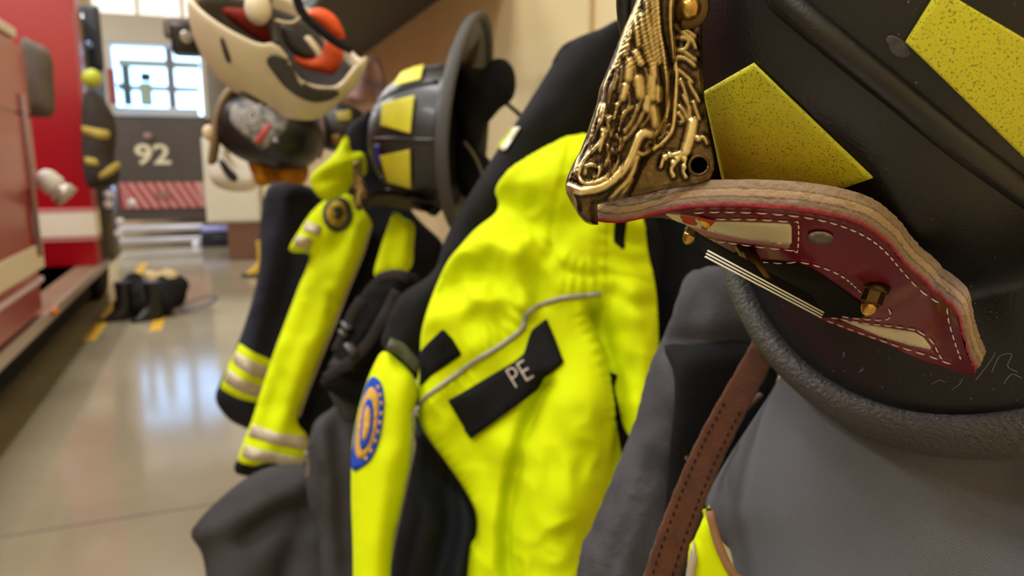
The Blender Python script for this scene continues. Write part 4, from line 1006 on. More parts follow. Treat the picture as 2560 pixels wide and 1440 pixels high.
def _outer(h, d, c):
    n = np.array(h[1]); n = n if n@d < 0 else -n; v = np.array(h[0])-c
    v -= ax_*(v@ax_); return n@v > .02*np.linalg.norm(v) and abs(n@ax_) < .8
def decal(bvh, name, poly, m, parent, lift=.0012, step=8., smooth=True, t=.0015, cen=None):
    P = resample(cat(poly, 5, True) if smooth else np.array(poly, float), step, True)
    if np.sum(P[:, 0]*np.roll(P[:, 1], -1)-np.roll(P[:, 0], -1)*P[:, 1]) < 0: P = P[::-1]
    v2, F2 = triangulate(P, step); V = []; ok = []
    for p in v2:
        d = ray(*p); h = bvh.ray_cast(Vector(EYE), Vector(d)); ok.append(h[0] is not None and (cen is None or _outer(h, d, cen)))
        if h[0] is None: V.append(A3(0, 0, 0)); continue
        n = np.array(h[1]); n = n if n@d < 0 else -n; V.append(np.array(h[0])+n*lift)
    F2 = [f for f in F2 if all(ok[i] for i in f)]
    F2 = biggest(F2)
    if not F2: print('decal failed', name); return None
    V, F2 = compact(V, F2)
    o = link(name, V, F2, m, parent); md = o.modifiers.new('s', 'SOLIDIFY'); md.thickness = t; md.offset = 0; return o
decal(WB, 'vent_slot', [(552, 96), (558, 94), (570, 125), (578, 152), (570, 156), (560, 130)], DKG, WH)
decal(WB, 'accessory_rail', [(668, 152), (680, 136), (704, 140), (729, 158), (744, 188), (766, 210), (792, 221), (830, 222), (846, 230), (825, 246), (785, 252), (745, 238), (712, 212), (688, 182)], DKG, WH, .003, cen=wc)
decal(WB, 'vent_slot', [(598, 232), (612, 230), (650, 250), (690, 272), (735, 286), (700, 288), (655, 275), (615, 250)], DKG, WH)
pw = facing(760, 110, 1.19)
V = []; F = []; rws = []
for th in np.linspace(.16, 1.56, 16): rg(lambda p: bowl(p, th, .918))
for th in np.linspace(1.56, .16, 16): rg(lambda p: bowl(p, th, .90))
for a, b in zip(rws, rws[1:]+rws[:1]):
    for k in range(nph): F.append((a+k, b+k, b+(k+1) % nph, a+(k+1) % nph))
lo2 = link('liner', V, F, mat('liner_grey', (84, 80, 76), .8, noise=.2), WH); fixn(lo2)
c = Cloth(pw, [(765, 34), (785, 20), (815, 24), (845, 48), (863, 92), (850, 98), (820, 84), (790, 62), (770, 48)], .02, .02, .03); c.build('comfort_pad', ORG, WH, .006)
c = Cloth(pw, [(736, 136), (760, 146), (790, 142), (806, 128), (812, 102), (830, 106), (852, 118), (860, 136), (852, 162), (834, 186), (800, 182), (768, 174), (742, 160)], .02, .02, .03); c.build('comfort_pad', ORG, WH, .006)
c = Cloth(facing(620, 70, 1.17), [(552, 22), (600, 20), (640, 26), (672, 48), (684, 80), (676, 112), (650, 104), (615, 82), (585, 60)], .012, .02, .03); c.build('comfort_pad', mat('rust_pad', (122, 34, 20), .75, noise=.2, nscale=40), WH, .006)
c = Cloth(pw, [(700, 60), (720, 62), (750, 90), (780, 130), (790, 145), (760, 146), (735, 136), (712, 110)], .01, .02, .02); c.build('headband', DKG, WH, .006)
for pts, r, m in (([(672, -40, 1.15), (672, 20, 1.15), (682, 70, 1.155), (690, 112, 1.16)], .012, mat('grey_webbing', (92, 90, 88), .8)), ([(735, -30, 1.14), (755, 30, 1.14), (800, 75, 1.15), (845, 108, 1.17), (880, 125, 1.18)], .010, BLACKF), ([(770, 95, 1.12), (790, 120, 1.12), (800, 138, 1.125)], .010, mat('pale_adjuster', (198, 178, 150), .5)), ([(690, 52, 1.14), (730, 58, 1.14), (758, 40, 1.14)], .006, mat('pale_adjuster', (198, 178, 150)))):
    mb = MB(); mb.tube(np.array([atd(*p) for p in cat(pts, 5)]), r, 10, .45); mb.obj('strap', m, WH)
mb = MB(); mb.ell(atd(645, 20, 1.13), (.02, .02, .026), 16); mb.obj('adjuster_knob', mat('white_knob', (226, 214, 190), .3), WH)
mb = MB(); mb.box((-.022, -.03, -.025), (.022, .03, .022), .008); mb.v = [tuple(atd(466, 98, 1.2)+A3(*v)) for v in mb.v]; lo_ = mb.obj('helmet_lamp', mat('lamp_black', (18, 18, 20), .35), WH)
mb = MB(); mb.box((-.022, -.025, -.018), (.020, .02, .012), .006); mb.v = [tuple(atd(446, 68, 1.2)+A3(*v)) for v in mb.v]; mb.obj('lamp_bracket', mat('lamp_grey', (120, 108, 110), .4), lo_)
mb = MB(); mb.lathe([(.010, 0), (.010, .006), (.008, .008)], atd(466, 92, 1.165), -ray(466, 92), 16); mb.obj('lamp_lens', mat('lens_glass', (170, 165, 165), .15, .6), lo_)
mb = MB(); mb.tube(cat([atd(470, 60, 1.2), atd(490, 40, 1.19), atd(505, 30, 1.17)], 4), .007, 8); mb.obj('lamp_arm', mat('lamp_black', (18, 18, 20)), lo_)

# ------------------------------------------------------------------ stickered helmet and the one behind it
def domed(px, py, d, ang, ra, rb, rc, k=2.3, nu=48, nv=28):
    a = math.radians(ang); u = CR*math.cos(a)-CU*math.sin(a); v = CR*math.sin(a)+CU*math.cos(a); w = -CF
    V = []; F = []; c0 = atd(px, py, d)
    sg = lambda x: math.copysign(abs(x)**(2/k), x)
    for i in range(nv+1):
        th = -math.pi/2+math.pi*i/nv
        for j in range(nu):
            ph = 2*math.pi*j/nu; V.append(c0+u*ra*sg(math.cos(th))*sg(math.cos(ph))+v*rb*sg(math.cos(th))*sg(math.sin(ph))+w*rc*sg(math.sin(th)))
    for i in range(nv):
        for j in range(nu): F.append((i*nu+j, i*nu+(j+1) % nu, (i+1)*nu+(j+1) % nu, (i+1)*nu+j))
    return np.array(V), F
GH = empty('stickered_helmet', atd(670, 330, 1.72), 'black helmet covered in worn white stickers under the white helmet', 'helmet')
GB = mat('helmet_gloss_black', (20, 18, 18), .38, noise=.2, nscale=10)
V, F = domed(672, 330, 1.72, 16, .124, .082, .10); o = link('shell', V, F, GB, GH); fixn(o); GBV = BVHTree.FromPolygons([Vector(p) for p in V], F)
STK = mat('worn_sticker', (142, 136, 133), .5, noise=.75, nscale=60, rgb2=(40, 37, 36))
decal(GBV, 'sticker', [(585, 262), (640, 262), (700, 292), (722, 312), (690, 350), (655, 372), (620, 345), (580, 305)], STK, GH, .003)
decal(GBV, 'sticker', [(640, 352), (664, 318), (678, 308), (670, 330), (652, 356)], mat('red_sticker', (190, 60, 66), .5), GH, .006)
for (x, y, r) in ((630, 290, 20), (632, 290, 10)):
    mb = MB(); pts = []
    for t in np.linspace(0, 2*math.pi, 24):
        hh = GBV.ray_cast(Vector(EYE), Vector(ray(x+r*math.cos(t), y+r*.9*math.sin(t))))
        if hh[0] is not None: pts.append(np.array(hh[0])-ray(x, y)*.005)
    mb.tube(pts, .0022, 6); mb.obj('sticker_ring', mat('pale_print', (176, 170, 166), .5), GH)
mb = MB(); mb.tube(np.array([atd(*p) for p in cat([(602, 212, 1.66), (572, 235, 1.66), (553, 270, 1.66), (543, 320, 1.67), (536, 370, 1.68), (532, 400, 1.7)], 6)]), .021, 12, .5); mb.obj('brim', mat('tan_brim', (128, 102, 70), .55, noise=.2), GH)
mb = MB(); mb.ell(atd(522, 332, 1.66), (.014, .014, .018), 14); mb.obj('side_knob', mat('cream_knob', (206, 186, 156), .45), GH)
mb = MB(); mb.ell(atd(690, 352, 1.62), (.008, .008, .006), 12); mb.obj('rivet', mat('rivet_grey', (150, 148, 156), .3, .8), GH)
OCH = mat('ochre_cloth', (186, 118, 28), .9, noise=.4, nscale=26, rgb2=(120, 72, 18))
pg = facing(690, 420, 1.74)
c = Cloth(pg, [(618, 392), (660, 395), (720, 398), (765, 400), (770, 440), (752, 462), (700, 455), (650, 466), (632, 440)], .025, .03, .03, [([(650, 400), (655, 460)], .01, .01), ([(690, 400), (700, 455)], .01, -.012), ([(730, 405), (735, 455)], .01, .01)], wr=.008, wscale=24); c.build('neck_flap', OCH, GH, .009)
FH = empty('patched_helmet', atd(850, 310, 1.9), 'dark helmet with dull yellow patches half hidden right of the stickered helmet', 'helmet')
V, F = domed(848, 320, 1.9, 8, .075, .062, .06); o = link('shell', V, F, mat('helmet_dark_brown', (36, 31, 29), .4, noise=.2), FH); fixn(o); FB = BVHTree.FromPolygons([Vector(p) for p in V], F)
decal(FB, 'reflective_patch', [(840, 282), (878, 276), (880, 302), (845, 305)], mat('dull_yellow_patch', (150, 134, 46), .6), FH, .003, smooth=False)
decal(FB, 'reflective_patch', [(830, 338), (850, 334), (856, 362), (836, 366)], mat('dull_ochre_patch', (140, 108, 40), .6), FH, .003, smooth=False)
mb = MB(); mb.tube(np.array([atd(*p) for p in cat([(790, 268, 1.84), (806, 300, 1.83), (806, 350, 1.83), (796, 395, 1.84)], 6)]), .008, 8); mb.obj('brim', mat('brown_rim', (92, 76, 66), .5), FH)
MG = empty('mauve_cloth', atd(910, 200, 2.0), 'mauve cloth hanging on the wall under the dark shelf', 'cloth')
c = Cloth(facing(915, 205, 1.98), [(905, 150), (930, 140), (948, 150), (962, 190), (966, 235), (950, 262), (925, 256), (905, 262), (880, 258), (868, 240), (880, 200)], .02, .02, .04, [([(915, 160), (905, 250)], .012, .012), ([(935, 160), (940, 250)], .012, -.012)], wr=.006, wscale=18); c.build('cloth', mat('mauve_fabric', (172, 132, 126), .7, noise=.3, nscale=30, rgb2=(104, 92, 108)), MG, .009)
MG.name = 'hanging_cloth'
MK = empty('white_container', atd(570, 420, 2.6), 'white plastic container with a black handle at the far end of the gear row', 'container')  # unidentified white piece; nothing holds it up
pk = facing(570, 420, 2.6)
c = Cloth(pk, [(540, 352), (562, 340), (574, 354), (574, 388), (590, 410), (615, 425), (640, 442), (640, 472), (600, 480), (560, 474), (530, 455), (522, 410)], .05, .05, .08); c.build('body', mat('container_white', (214, 208, 196), .5, noise=.05), MK, .02)
c = Cloth(facing(570, 425, 2.5), [(545, 400), (556, 398), (575, 420), (594, 440), (590, 456), (575, 450), (558, 430)], .012, .012, .03); c.build('handle', mat('container_black', (26, 20, 20), .5), MK, .012)

# ------------------------------------------------------------------ shelf over the hooks
zS = atx(1000, 72, .57)[2]
SHF_M = mat('shelf_dark', (58, 55, 47), .7, noise=.15, nscale=6)
SHE = empty('overhead_shelf', A3(.37, 4, zS), 'dark overhead shelf along the wall above the hanging gear', 'shelf')
mb = MB(); mb.box((.275, 1.45, zS), (.569, 9, zS+.03), .003); mb.obj('board', SHF_M, SHE, False)
mb = MB(); mb.box((.26, 1.45, zS-.01), (.2745, 9, zS+.05), .003); mb.obj('front_lip', mat('shelf_lip', (70, 86, 92), .6), SHE, False)

# ------------------------------------------------------------------ room
WALL = mat('wall_cream', (220, 200, 152), .65, noise=.05, nscale=3, bump=.06, bscale=120)
def struct(o): o['kind'] = 'structure'; return o
mb = MB(); mb.box((.57, -3, 0), (.70, 18, 6)); struct(mb.obj('wall_right', WALL, None, False))
mb = MB(); mb.box((.563, 1.105, 1.0), (.571, 1.113, 6)); struct(mb.obj('trim_1', mat('wall_joint', (196, 172, 128), .7), None, False))
fm = mat('floor_concrete', (160, 150, 128), .12, noise=.14, nscale=1.3, spec=.8)
b = fm.node_tree.nodes['Principled BSDF']
mb = MB(); mb.box((-8, -3, -.1), (.57, 18, 0)); struct(mb.obj('floor', fm, None, False))
mb = MB(); mb.box((-8, 3.415, -.001), (.56, 3.427, .0008)); struct(mb.obj('floor_joint', mat('joint_grey', (96, 92, 84), .7), None, False))
YM = mat('floor_yellow', (226, 178, 52), .45, noise=.2, nscale=8)
for x0, y0, y1 in ((-1.20, 7.1, 12.2), (-.70, 7.3, 9.5)):
    mb = MB(); mb.box((x0, y0, 0), (x0+.1, y1, .0012)); struct(mb.obj('floor_marking', YM, None, False))
mb = MB(); mb.box((-8, -3, 5.6), (.7, 18, 5.7)); struct(mb.obj('ceiling', mat('ceiling_grey', (150, 146, 138), .8), None, False))
mb = MB(); mb.box((-8.1, -3, 0), (-8, 18, 6)); struct(mb.obj('wall_left', mat('wall_grey', (150, 140, 122), .8), None, False))
mb = MB(); mb.box((-8, -3.1, 0), (.7, -3, 6)); struct(mb.obj('wall_front', WALL, None, False))
wz = aty(360, 46, 17.9)[2]; wx0 = aty(228, 40, 17.9)[0]; wx1 = .30
BW = mat('wall_back_cream', (226, 196, 150), .7)
mb = MB(); mb.box((-8, 17.9, 0), (.57, 18, wz)); mb.box((-8, 17.9, wz), (wx0, 18, 6)); mb.box((wx1, 17.9, wz), (.57, 18, 6)); mb.box((wx0, 17.9, 5.5), (wx1, 18, 6))
struct(mb.obj('wall_back', BW, None, False))
wn = empty('window_1', A3((wx0+wx1)/2, 17.9, wz), None, None); wn['kind'] = 'structure'
mb = MB(); mb.box((wx0, 17.94, wz), (wx1, 17.96, 5.5)); mb.obj('window_pane', mat('daylight_pane', (240, 236, 228), .3, emit=(252, 246, 236), estr=1.0), wn, False)
mb = MB()
for k in range(4):
    x = wx0+(wx1-wx0)*k/3; mb.box((x-.03, 17.88, wz), (x+.03, 17.94, 5.5), .004)
for z in (wz, 5.5): mb.box((wx0, 17.88, z-.03), (wx1, 17.94, z+.03), .004)
mb.obj('window_frame', mat('frame_white', (236, 228, 214), .5), wn, False)

# ------------------------------------------------------------------ far vehicle, number 92
VY = 15.0; P_ = lambda x, y: aty(x, y, VY)
VH = empty('rescue_vehicle', A3(P_(400, 600)[0], VY+1, 0), 'parked dark vehicle at the far end with number 92 and red chevron bumper', 'vehicle')
def vbox(name, x0, y0, x1, y1, ya, yb, m, bev=.01, parent=None):
    a = P_(x0, y1); c = P_(x1, y0); mb = MB(); mb.box((a[0], ya, a[2]), (c[0], yb, c[2]), bev); return mb.obj(name, m, parent or VH, False)
GR = mat('cab_grey', (196, 188, 174), .6, noise=.05, nscale=2); DKV = mat('panel_dark', (76, 67, 62), .5, noise=.1, nscale=3, coat=.2)
mb = MB(); a = P_(240, 292); c_ = P_(506, 46); i0 = P_(288, 284); i1 = P_(497, 118)
mb.box((a[0], VY, i1[2]), (c_[0], VY+2.2, c_[2]), .03); mb.box((a[0], VY, a[2]), (i0[0], VY+2.2, i1[2])); mb.box((i1[0], VY, a[2]), (c_[0], VY+2.2, i1[2])); mb.obj('cab', GR, VH, False)
vbox('lower_panel', 284, 290, 512, 552, VY-.02, VY+2.2, DKV)
cb_ = vbox('chevron_board', 305, 455, 510, 522, VY-.05, VY-.02, mat('chevron_pale', (206, 152, 148), .5))
mb = MB(); a = P_(305, 522); c_ = P_(510, 455); n_ = 9; wdt = (c_[0]-a[0])
for k in range(-2, n_+1):
    x = a[0]+wdt*k/n_; sl_ = wdt*.30; hw = wdt/n_*.5
    poly = [(x, a[2]), (x+hw, a[2]), (x+hw-sl_+hw*2, c_[2]), (x-sl_+hw*2, c_[2])]
    poly = [(min(max(q[0], a[0]), c_[0]), VY-.052, q[1]) for q in poly]
    if poly[1][0]-poly[0][0] > .005 or poly[2][0]-poly[3][0] > .005: mb.prism(poly, A3(0, -.004, 0))
mb.obj('chevron_stripe', mat('chevron_red', (168, 58, 62), .5), cb_, False)
vbox('number_plate', 390, 478, 428, 496, VY-.075, VY-.055, mat('plate_grey', (150, 104, 98), .6), .004)
CHR = mat('chrome', (190, 196, 210), .18, 1.)
BMP = mat('bumper_pale', (206, 206, 216), .3, .3); vbox('bumper', 296, 556, 512, 578, VY-.35, VY, BMP, .04); vbox('bumper_step', 290, 584, 514, 606, VY-.45, VY, BMP, .03)
V2, F2 = text_mesh('92', 1., .02); lo, hi = V2[:, :2].min(0), V2[:, :2].max(0); a = P_(340, 412); c_ = P_(424, 360)
V, F = thick_text(V2, F2, lambda x, y, h: A3(a[0]+(x-lo[0])/(hi[0]-lo[0])*(c_[0]-a[0]), VY-.021-h, a[2]+(y-lo[1])/(hi[1]-lo[1])*(c_[2]-a[2])), .01)
link('number', V, F, mat('number_cream', (226, 214, 186), .5), VH, False)['label'] = 'cream number 92'
vbox('windscreen_sill', 288, 272, 497, 290, VY-.06, VY+.02, mat('sill_blue_grey', (176, 186, 202), .3, .4), .01)
mb = MB(); a = P_(288, 284); c_ = P_(497, 118); mb.box((a[0], VY+.42, a[2]), (c_[0], VY+.44, c_[2]+.12)); mb.obj('windscreen_glow', mat('windscreen_glow_blue', (205, 222, 218), .3, emit=(146, 192, 250), estr=5.), VH, False)  # glowing pane behind the windscreen, strengthened to light the floor reflection
for y0, y1 in ((150, 160), (214, 222)): vbox('cab_bar', 290, y0, 497, y1, VY+.3, VY+.34, mat('cab_bar_grey', (178, 192, 190), .5), .004)
vbox('cab_pillar', 306, 158, 318, 260, VY+.28, VY+.36, mat('cab_pillar', (84, 104, 104), .5), .004); vbox('windscreen_divider', 424, 118, 431, 284, VY+.0, VY+.06, mat('divider_grey', (120, 112, 110), .5), .004)
st_ = vbox('seat', 350, 205, 376, 262, VY+.12, VY+.26, mat('seat_green', (160, 178, 160), .7), .03); vbox('headrest', 350, 180, 374, 200, VY+.12, VY+.24, mat('headrest_dark', (40, 46, 44), .7), .02, st_)
vbox('mirror_red', 278, 176, 290, 262, VY-.25, VY-.2, mat('marker_red', (140, 60, 56), .5), .01)
mb = MB(); mb.ell(P_(305, 216)-A3(0, .3, 0), (.055, .04, .04), 14); mb.obj('mirror', mat('mirror_blue', (120, 140, 200), .1, .8), VH)
mb = MB(); mb.ell(P_(372, 340)-A3(0, .08, 0), (.08, .05, .06), 14); mb.obj('emblem', mat('emblem_pink', (150, 120, 118), .4), VH)
mb = MB(); mb.ell(P_(494, 601)-A3(0, .6, 0), (.08, .08, .07), 14); mb.obj('glint_ball', mat('glint_white', (236, 240, 252), .2), VH)  # white ball stands in for a round light reflection

# ------------------------------------------------------------------ red fire truck
TX = -1.19; T_ = lambda x, y: atx(x, y, TX)
RED = mat('truck_red', (150, 2, 20), .3, noise=.05, nscale=2, coat=.25, coatr=.12); SAL = mat('shutter_reflection_red', (160, 52, 54), .35, noise=.06, nscale=4, coat=.3); CRM = mat('stripe_cream', (222, 212, 194), .5)
TRK = empty('fire_truck', A3(-2.3, 8, 0), 'red fire truck with cream stripe parked along the left side', 'truck')
yE = T_(106, 760)[1]; zT = T_(62, 112)[2]; zB = atz(100, 800, .48)[2]; yC = 8.25
print('truck yE', yE, 'zT', zT)
mb = MB(); mb.box((-3.5, 1.5, .52), (TX, yE, zT), .02); mb.obj('rear_body', RED, TRK, False)
mb = MB(); mb.box((-3.5, 1.5, zT), (TX+.02, yE+.02, zT+.06), .01); mb.obj('gutter_rail', mat('rail_pale', (206, 196, 182), .4), TRK, False)
def tpanel(name, x0, y0a, y0b, x1, m, off=.008, parent=TRK):
    """panel on the truck's side between two columns; heights measured at the far column"""
    f = T_(x1, (y0a+y0b)/2); zt = T_(x1, y0a)[2]; zb = T_(x1, y0b)[2]; ya = max(1.6, T_(x0, y0a)[1] if x0 > -900 else 1.6)
    mb = MB(); mb.box((TX-.01, ya, zb), (TX+off, f[1], zt), .004); return mb.obj(name, m, parent, False)
tpanel('locker_shutter', -2000, 128, 284, 64, SAL); tpanel('locker_shutter', -2000, 296, 470, 82, SAL, .01)  # paler red of the shutters paints salmon reflections on the body
tpanel('side_stripe', -2000, 606, 668, 104, CRM, .012); tpanel('stripe_line', -2000, 690, 702, 104, mat('stripe_lilac', (214, 196, 210), .4), .014)
mb = MB(); p = T_(92, 300); mb.tube([A3(TX+.02, yE-.02, .9), A3(TX+.02, yE-.02, 1.4), A3(TX+.02, yE-.02, zT-.35)], .018, 10); mb.obj('grab_rail', mat('rail_dull', (150, 120, 116), .5, .3), TRK)
# walkway and cab
BRD = mat('tread_plate', (150, 122, 100), .45, .4, noise=.15, nscale=30)
mb = MB(); mb.box((-2.4, 1.5, .455), (TX, 9.9, .50), .008); mb.obj('running_board', BRD, TRK, False)
mb = MB(); mb.box((TX, 1.5, .43), (TX+.03, 9.9, .505), .006); mb.obj('board_edge', mat('edge_metal', (186, 172, 162), .35, .7), TRK, False)
mb = MB(); mb.ell(T_(118, 765)+A3(.04, 0, -.04), (.03, .06, .03), 12); mb.obj('marker_lamp', mat('amber_lens', (206, 104, 24), .3), TRK)
xe = aty(222, 400, yC)[0]
mb = MB(); mb.box((-3.5, yC, .5), (xe, yC+.3, 3.1), .02); mb.obj('cab', RED, TRK, False)
zs0 = aty(170, 592, yC)[2]; zs1 = aty(170, 532, yC)[2]
mb = MB(); mb.box((-3.4, yC-.012, zs0), (xe+.008, yC+.3, zs1), .003); mb.obj('cab_stripe', CRM, TRK, False)
for y0, y1 in ((521, 530), (596, 603)):
    mb = MB(); mb.box((-3.4, yC-.012, aty(170, y1, yC)[2]), (xe+.008, yC+.3, aty(170, y0, yC)[2]), .003); mb.obj('stripe_line', mat('stripe_pink', (200, 130, 132), .4), TRK, False)
mb = MB(); mb.box((xe-.02, yC-.01, 1.35), (xe+.012, yC+.05, 2.9), .008); mb.obj('cab_edge_trim', mat('trim_pale', (140, 70, 66), .5), TRK, False)
mb = MB(); mb.box((-3.4, yC+.3, .5), (xe-.06, yC+2.2, 3.0), .03); mb.obj('cab_door', mat('cab_brown_grey', (30, 31, 38), .5, noise=.15), TRK, False)
mb = MB(); mb.box((-3.3, 1.6, .09), (-1.38, 10.2, .5), .01); mb.obj('underbody_blocker', mat('underbody_black', (14, 14, 16), .8), TRK, False)  # underbody box added and lowered to keep light out under the truck
# front wheel under the cab
wcx = A3(xe-.18, 9.3, .47)
mb = MB(); mb.lathe([(.30, -.16), (.43, -.16), (.47, -.10), (.47, .02), (.43, .07), (.30, .07)], wcx, A3(1, 0, 0), 40); wl = mb.obj('wheel', mat('tyre_black', (18, 18, 19), .8), TRK)
mb = MB(); mb.lathe([(.29, .03), (.26, .06), (.14, .02), (.12, .09), (.02, .10)], wcx, A3(1, 0, 0), 32); mb.obj('wheel_rim', CHR, wl)
a = aty(226, 655, 8.8); c_ = aty(268, 400, 8.8)
mb = MB(); mb.box((a[0]-.2, 8.8, a[2]), (c_[0], 9.2, c_[2]), .05); mb.obj('fender', mat('fender_brown_grey', (98, 88, 76), .5, noise=.15), TRK, False)
mb = MB(); mb.tube([aty(282, 532, 8.7), aty(284, 500, 8.7), aty(283, 465, 8.7)], .03, 12); mb.obj('exhaust_stack', mat('chrome_blue', (160, 175, 235), .2, .4), TRK)
for x, y in ((271, 488), (270, 511), (296, 585), (300, 555), (330, 508)):
    q = aty(x, y, 8.6); mb = MB(); mb.lathe([(.036, 0), (.045, -.015), (.03, -.03), (.01, -.036)], q, A3(0, 1, 0), 20); mb.obj('marker_light', mat('lamp_white', (226, 228, 240), .15), TRK)
mb = MB(); a = aty(206, 175, 9.4); c_ = aty(246, 12, 9.4); mb.box((a[0], 9.4, a[2]), (c_[0], 9.5, c_[2]), .04); mo = mb.obj('mirror_housing', mat('mirror_navy', (18, 22, 36), .35), TRK, False)
mb = MB(); mb.ell(aty(219, 112, 9.33), (.05, .03, .045), 14); mb.obj('mirror_glass', mat('mirror_pale_blue', (112, 140, 190), .1, .7), mo)
mb = MB(); mb.tube([aty(206, 12, 9.4), aty(207, 90, 9.4), aty(207, 175, 9.4)], .012, 8); mb.obj('mirror_arm', CHR, mo)
# grey canvas bag and nozzle on the walkway
GB_ = empty('canvas_cover', aty(100, 290, 6.4), 'grey rounded canvas cover beside the truck locker', 'cover')
pq = Plane(aty(100, 200, 6.3), A3(.25, -1, 0))
c = Cloth(pq, [(50, 105), (90, 108), (118, 122), (131, 150), (134, 200), (135, 285), (78, 292), (50, 288)], .10, .10, .14, n=4); c.build('cover', mat('canvas_grey', (92, 84, 76), .85, noise=.15, nscale=6), GB_, .03)
NZ = empty('hose_nozzle', aty(130, 470, 6.05), 'white hose nozzle stowed on the truck side', 'nozzle')
d_ = aty(166, 490, 6.05)-aty(96, 432, 6.05); d_ /= np.linalg.norm(d_)
mb = MB(); mb.lathe([(.02, 0), (.05, .01), (.075, .05), (.078, .13), (.06, .16)], aty(96, 432, 6.05), d_, 24); mb.obj('barrel', mat('nozzle_white', (206, 202, 196), .35), NZ)
mb = MB(); mb.lathe([(.06, .15), (.066, .16), (.066, .17), (.08, .18), (.085, .24), (.05, .245)], aty(96, 432, 6.05), d_, 24); mb.obj('tip', mat('nozzle_grey', (176, 166, 156), .3, .4), NZ)
mb = MB(); mb.lathe([(.028, -.03), (.032, 0), (.028, .03)], aty(76, 444, 6.05), A3(0, -1, 0), 16); mb.obj('coupling', CHR, NZ)
# coat hung on the cab corner
TC = empty('turnout_coat', aty(250, 560, 8.0), 'dark turnout coat with dull yellow bands hanging on the truck cab', 'coat')
TCM = mat('turnout_dark', (62, 55, 50), .9, noise=.2, nscale=6); TBY = mat('turnout_band', (172, 150, 62), .7, noise=.15)
pt = Plane(aty(250, 380, 8.02), A3(.1, -1, 0))
c = Cloth(pt, [(205, 250), (222, 222), (240, 230), (262, 250), (284, 290), (292, 340), (286, 400), (300, 430), (290, 460), (250, 470), (222, 470), (208, 430), (204, 350)], .14, .08, .22, wr=.03, wscale=3); c.build('coat_body', TCM, TC, .05)
hf_ = lambda Q: np.maximum(c.h(Q), .05)
for pol in ([(205, 315), (240, 322), (278, 328), (272, 352), (240, 346), (208, 336)], [(213, 392), (246, 398), (250, 416), (214, 414)], [(248, 436), (282, 408), (298, 402), (304, 414), (282, 436), (250, 450)]):
    k = Cloth(pt, pol, .01, .02, .03, base=hf_, lift=.01, smooth=False); k.build('reflective_band', TBY, TC, .05)
mb = MB(); mb.ell(aty(230, 196, 7.95), (.085, .085, .085), 18)
mb.obj('lime_helmet', mat('lime_green', (172, 176, 40), .5), TC); LM = TC.children[-1]; LM.name = 'hood'; LM['label'] = 'lime hood on top of the coat'

# ------------------------------------------------------------------ things on the floor and at the back
CBX = empty('white_cabinet', aty(580, 600, 12), 'white cabinet on a brown base against the far end of the gear wall', 'cabinet')
WCM = mat('cabinet_white', (222, 216, 200), .45)
a = aty(518, 558, 12); c_ = aty(642, 345, 12)
mb = MB(); mb.box((a[0], 12, a[2]), (c_[0]-.0, 12.5, c_[2]), .02); cbb = mb.obj('body', WCM, CBX, False)
mb = MB(); mb.box((a[0]+.03, 11.98, a[2]+.03), (c_[0]-.03, 12.0, c_[2]-.03), .008); dd_ = mb.obj('door', WCM, CBX, False)
mb = MB(); mb.tube([A3(a[0]+.09, 11.95, a[2]+.7), A3(a[0]+.09, 11.94, a[2]+.8), A3(a[0]+.09, 11.95, a[2]+.9)], .012, 8); mb.obj('handle', STEELR, dd_)
mb = MB(); mb.box((a[0]+.28, 12.02, 0), (c_[0], 12.48, a[2]), .01); mb.obj('base', mat('base_brown', (122, 84, 66), .6, noise=.2), CBX, False)
BX = empty('tool_case', atz(550, 617, 0), 'dark case with a shiny lid on the floor at the far end', 'case')
q = atz(550, 617, 0); w_ = .30
mb = MB(); mb.box((q[0]-w_, q[1], 0), (q[0]+w_, q[1]+.28, .25), .03); mb.obj('case_body', mat('case_navy', (28, 34, 52), .4), BX, False)
mb = MB(); mb.box((q[0]-w_, q[1]-.01, .265), (q[0]+w_*.95, q[1]+.28, .37), .04); mb.obj('case_lid', mat('case_lid', (160, 166, 236), .2, .2), BX, False)
mb = MB(); mb.tube(cat([A3(q[0]-.1, q[1]-.012, .16), A3(q[0]-.07, q[1]-.05, .16), A3(q[0]+.07, q[1]-.05, .16), A3(q[0]+.1, q[1]-.012, .16)], 4), .014, 8); mb.obj('handle', mat('case_handle', (70, 76, 90), .3), BX)
